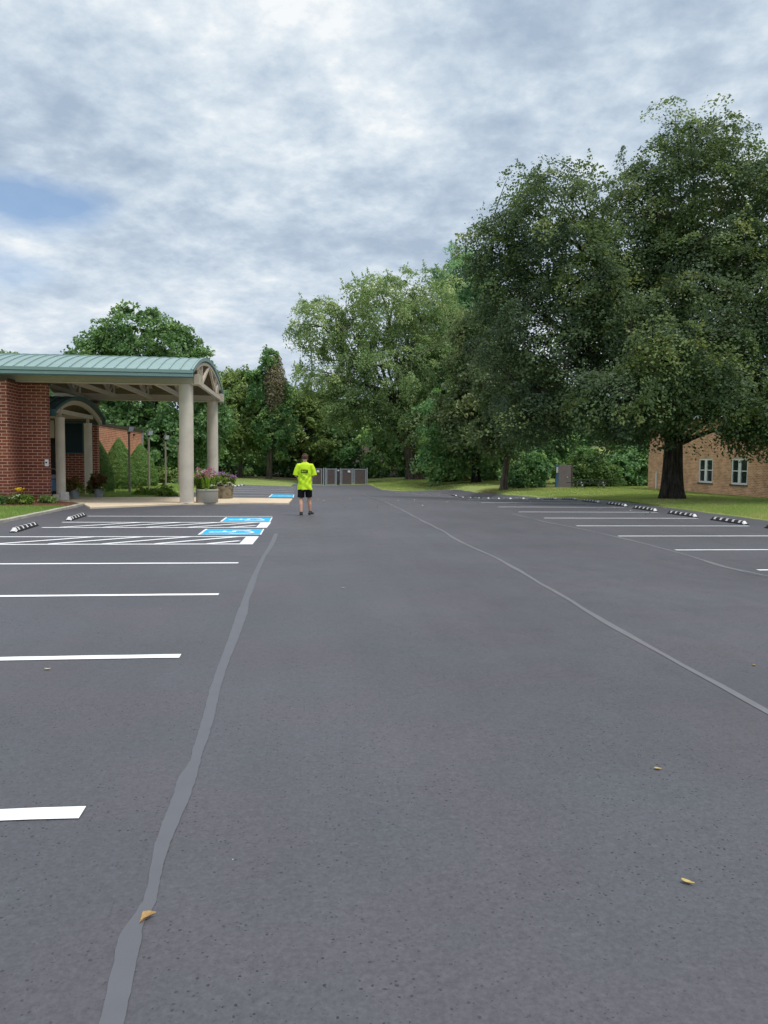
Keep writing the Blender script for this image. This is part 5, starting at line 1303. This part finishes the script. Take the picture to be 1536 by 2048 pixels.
def on_back(x, z, off):
    hit = bvh.ray_cast(Vector((x, -1.0, z)), Vector((0, 1, 0)))
    return (x, (hit[0].y if hit[0] else -0.12) - off, z)
def back_patch(x0, x1, z0_, z1_, off, nx=14, nz=6, rad=0.0):
    mb = MB(); v = [on_back(x0 + (x1 - x0) * i / nx, z0_ + (z1_ - z0_) * j / nz, off) for j in range(nz + 1) for i in range(nx + 1)]
    mb.add(v, [(j * (nx + 1) + i, j * (nx + 1) + i + 1, (j + 1) * (nx + 1) + i + 1, (j + 1) * (nx + 1) + i) for j in range(nz) for i in range(nx)
               if not (rad and (i in (0, nx - 1)) and (j in (0, nz - 1)))]); return mb
def local_build(mb, name, mat, parent):
    me = bpy.data.meshes.new(name); me.from_pydata(mb.v, [], mb.f); me.update(); return link_mesh(name, me, mat, parent)
lg = local_build(back_patch(-0.118, 0.080, 1.198, 1.296, 0.004, 18, 8, 1), 'back_print', printm, sh)
def text_mesh(txt, size, shear=0.0, bold=0.0):
    c = bpy.data.curves.new('t', 'FONT'); c.body = txt; c.size = size; c.align_x = 'CENTER'; c.shear = shear; c.offset = bold; c.resolution_u = 3
    o = bpy.data.objects.new('t', c); COL.objects.link(o); dg = bpy.context.evaluated_depsgraph_get(); dg.update()
    m = bpy.data.meshes.new_from_object(o.evaluated_get(dg)); bpy.data.objects.remove(o); bpy.data.curves.remove(c); return m
tm = text_mesh('KAZ', 0.088, 0.12, 0.003)
xs = [v.co.x for v in tm.vertices]; ys_ = [v.co.y for v in tm.vertices]; cx_ = (min(xs) + max(xs)) / 2; sx = 0.150 / (max(xs) - min(xs))
for v in tm.vertices: v.co = on_back(-0.019 + (v.co.x - cx_) * sx, 1.222 + (v.co.y - min(ys_)) * (0.054 / (max(ys_) - min(ys_))), 0.0065)
link_mesh('lettering', tm, neon, lg)
local_build(back_patch(-0.058, 0.036, 1.166, 1.171, 0.004, 10, 1), 'thin_print_line', printm, sh)
local_build(back_patch(-0.050, 0.028, 1.176, 1.180, 0.004, 10, 1), 'thin_print_line', printm, sh)
# shorts
s = MB(); rings(s, [(0, 0, 0.70, 0.185, 0.125), (0, 0, 0.80, 0.184, 0.135), (0, 0, 0.93, 0.172, 0.122), (0, 0, 0.98, 0.16, 0.112)], 28)
s.tube([(-0.094, 0.0, 0.80), (-0.102, 0.0, 0.68), (-0.108, 0.005, 0.515)], [0.094, 0.098, 0.100], 20)
s.tube([(0.094, 0.01, 0.80), (0.104, 0.045, 0.68), (0.112, 0.085, 0.530)], [0.094, 0.098, 0.098], 20)
link_mesh('shorts', remeshed(s, 0.008, 3), black_c, man)
for sg in (-1, 1):
    a_ = Vector(LEG[sg][-1]); d = Vector((-0.05, 1, 0)).normalized() if sg < 0 else Vector((0.5, 1, 0)).normalized()
    tilt = 0.0
    s = MB(); base = Vector((a_.x, a_.y, 0.0))
    s.tube([base - d * 0.075 + Vector((0, 0, 0.045)), base - d * 0.03 + Vector((0, 0, 0.055)), base + d * 0.06 + Vector((0, 0, 0.05)), base + d * 0.15 + Vector((0, 0, 0.038)), base + d * 0.195 + Vector((0, 0, 0.032))], [0.036, 0.045, 0.047, 0.045, 0.026], 14, flat=0.95)
    s.tube([a_ + Vector((0, 0, -0.05)), a_ + Vector((0, 0, 0.035))], [0.046, 0.043], 14)
    s.v = [(v[0], v[1], max(v[2], 0.012)) for v in s.v]
    shoe = link_mesh('shoe', remeshed(s, 0.007, 2), shoe_m, man)
    mb = MB(); n = 20; prof = []
    for k in range(n):
        t = 2 * math.pi * k / n; q = base + d * (0.06 + 0.140 * math.cos(t)) + Vector((d.y, -d.x, 0)) * (0.047 * math.sin(t) * (1 + 0.12 * math.cos(t)))
        prof.append((q.x, q.y))
    mb.prism(prof, 0.001, 0.022); me = bpy.data.meshes.new('sole'); me.from_pydata(mb.v, [], mb.f); me.update(); link_mesh('sole', me, sole_m, shoe)

# ------------------------------------------------------------------ sky, sun, camera
SKY_K, ZEN, SUN_E, EXPO = 0.15, 2.0, 2.2, 0.0
S = Vector((0.32, -0.22, 1.0)).normalized()
el = math.asin(S.z); az = math.atan2(S.x, S.y)
w = bpy.data.worlds.new('World'); scene.world = w; w.use_nodes = True
nt = w.node_tree; nt.nodes.clear(); T = NT.__new__(NT); T.nt = nt; T.n = nt.nodes; T.l = nt.links
sky = T('ShaderNodeTexSky', sky_type='NISHITA'); sky.sun_disc = False; sky.sun_elevation = el; sky.sun_rotation = az
sky.air_density = 1.0; sky.dust_density = 0.6; sky.ozone_density = 1.5
gen = T('ShaderNodeTexCoord').outputs['Generated']
dv = T('ShaderNodeVectorMath', {0: gen}, operation='NORMALIZE').outputs[0]
sp = T('ShaderNodeSeparateXYZ', {0: dv}).outputs
zc_ = T.math('ADD', T.math('MAXIMUM', sp[2], 0.0), 0.26)
pl = T('ShaderNodeCombineXYZ', {0: T.math('DIVIDE', sp[0], zc_), 1: T.math('DIVIDE', sp[1], zc_), 2: 0.37}).outputs[0]
mp = T('ShaderNodeMapping', {'Vector': pl, 'Rotation': (0, 0, 0.35), 'Scale': (1.25, 1.3, 1.0), 'Location': (3.1, 1.7, 0)}).outputs[0]
n_big = T.noise(mp, 1.6, 3, 0.5, 0.1)
n_mid = T.noise(mp, 5.0, 6, 0.58, 0.1)
n_fin = T.noise(mp, 16.0, 6, 0.62, 0.1)
cl = T.math('ADD', T.math('ADD', T.math('MULTIPLY', n_big, 0.46), T.math('MULTIPLY', n_mid, 0.40)), T.math('MULTIPLY', n_fin, 0.18))
ccol = T.ramp(T.maprange(cl, 0.41, 0.64), [(0.0, (0.40, 0.50, 0.63)), (0.30, (0.50, 0.60, 0.72)), (0.58, (0.635, 0.73, 0.825)), (0.80, (0.76, 0.835, 0.90)), (1.0, (0.92, 0.955, 0.975))])
# flatter, paler veil towards the horizon
hz = T.maprange(sp[2], 0.0, 0.30, 1.0, 0.0)
ccol = T.mix(T.math('MULTIPLY', hz, 0.5), ccol, (0.60, 0.68, 0.80))
# rift of blue low on the left
gd = Vector((-0.306, 0.905, 0.282)).normalized()
wob = T('ShaderNodeVectorMath', {0: T('ShaderNodeTexNoise', {'Vector': mp, 'Scale': 3.0, 'Detail': 4.0}).outputs[1], 1: (0.5, 0.5, 0.5)}, operation='SUBTRACT').outputs[0]
def patch(g, sx, sz):
    q = T('ShaderNodeVectorMath', {0: T('ShaderNodeVectorMath', {0: dv, 1: g}, operation='SUBTRACT').outputs[0], 1: (1 / sx, 0.5 / sx, 1 / sz)}, operation='MULTIPLY').outputs[0]
    q = T('ShaderNodeVectorMath', {0: q, 1: T('ShaderNodeVectorMath', {0: wob, 1: (2.6, 2.6, 2.6)}, operation='MULTIPLY').outputs[0]}, operation='ADD').outputs[0]
    return T.maprange(T('ShaderNodeVectorMath', {0: q}, operation='LENGTH').outputs['Value'], 0.55, 1.35, 1.0, 0.0)
rift = T.math('MAXIMUM', patch((-0.3016, 0.910, 0.284), 0.075, 0.027), T.math('MULTIPLY', patch((-0.340, 0.915, 0.215), 0.075, 0.02), 0.5))
open_ = T.math('MULTIPLY', rift, 0.9)
blue = T.mix(0.0, T('ShaderNodeVectorMath', {0: sky.outputs[0], 1: (SKY_K, SKY_K, SKY_K)}, operation='MULTIPLY').outputs[0], (0, 0, 0))
# overcast sky: brighter overhead than near the horizon
zen = T.maprange(sp[2], 0.52, 0.95, 1.0, ZEN)
cb = T('ShaderNodeVectorMath', {0: ccol}, operation='SCALE'); T.l.new(zen, cb.inputs['Scale'])
cb2 = T.mix(T.maprange(sp[2], 0.52, 0.8, 0.0, 0.85), cb.outputs[0], T('ShaderNodeVectorMath', {0: (0.70, 0.70, 0.70), 1: zen}, operation='MULTIPLY').outputs[0])
col = T.mix(open_, cb2, blue)
bg = T('ShaderNodeBackground', {'Color': col, 'Strength': 1.0})
outw = T('ShaderNodeOutputWorld', {'Surface': bg.outputs[0]})

sun = bpy.data.lights.new('sun', 'SUN'); sun.energy = SUN_E; sun.angle = math.radians(13); sun.color = (1.0, 0.955, 0.89)
so = bpy.data.objects.new('sun', sun); COL.objects.link(so); so.rotation_euler = S.to_track_quat('Z', 'Y').to_euler(); so.location = (-20, -10, 30)

F = 1538.0; rl = math.radians(0.55); a, b_ = (606 - 768) / F, (1024 - 919) / F
Yc = Vector((a, b_, -1)).normalized(); Zc = Vector((math.sin(rl), math.cos(rl), a * math.sin(rl) + b_ * math.cos(rl))).normalized(); Xc = Yc.cross(Zc)
cam = bpy.data.cameras.new('camera'); co_ = bpy.data.objects.new('camera', cam); COL.objects.link(co_)
co_.matrix_world = Matrix.Translation((0, 0, 1.58)) @ Matrix((Xc, Yc, Zc)).to_4x4()
cam.sensor_fit = 'VERTICAL'; cam.sensor_height = 24.0; cam.lens = 24.0 * F / 2048; cam.clip_start = 0.05; cam.clip_end = 3000
scene.camera = co_
scene.view_settings.view_transform = 'Standard'; scene.view_settings.look = 'None'; scene.view_settings.gamma = 1.0; scene.view_settings.exposure = EXPO
c = scene.cycles
c.max_bounces = 8; c.diffuse_bounces = 4; c.glossy_bounces = 3; c.transmission_bounces = 4; c.transparent_max_bounces = 8
c.use_adaptive_sampling = True; c.adaptive_threshold = 0.015
c.use_denoising = True
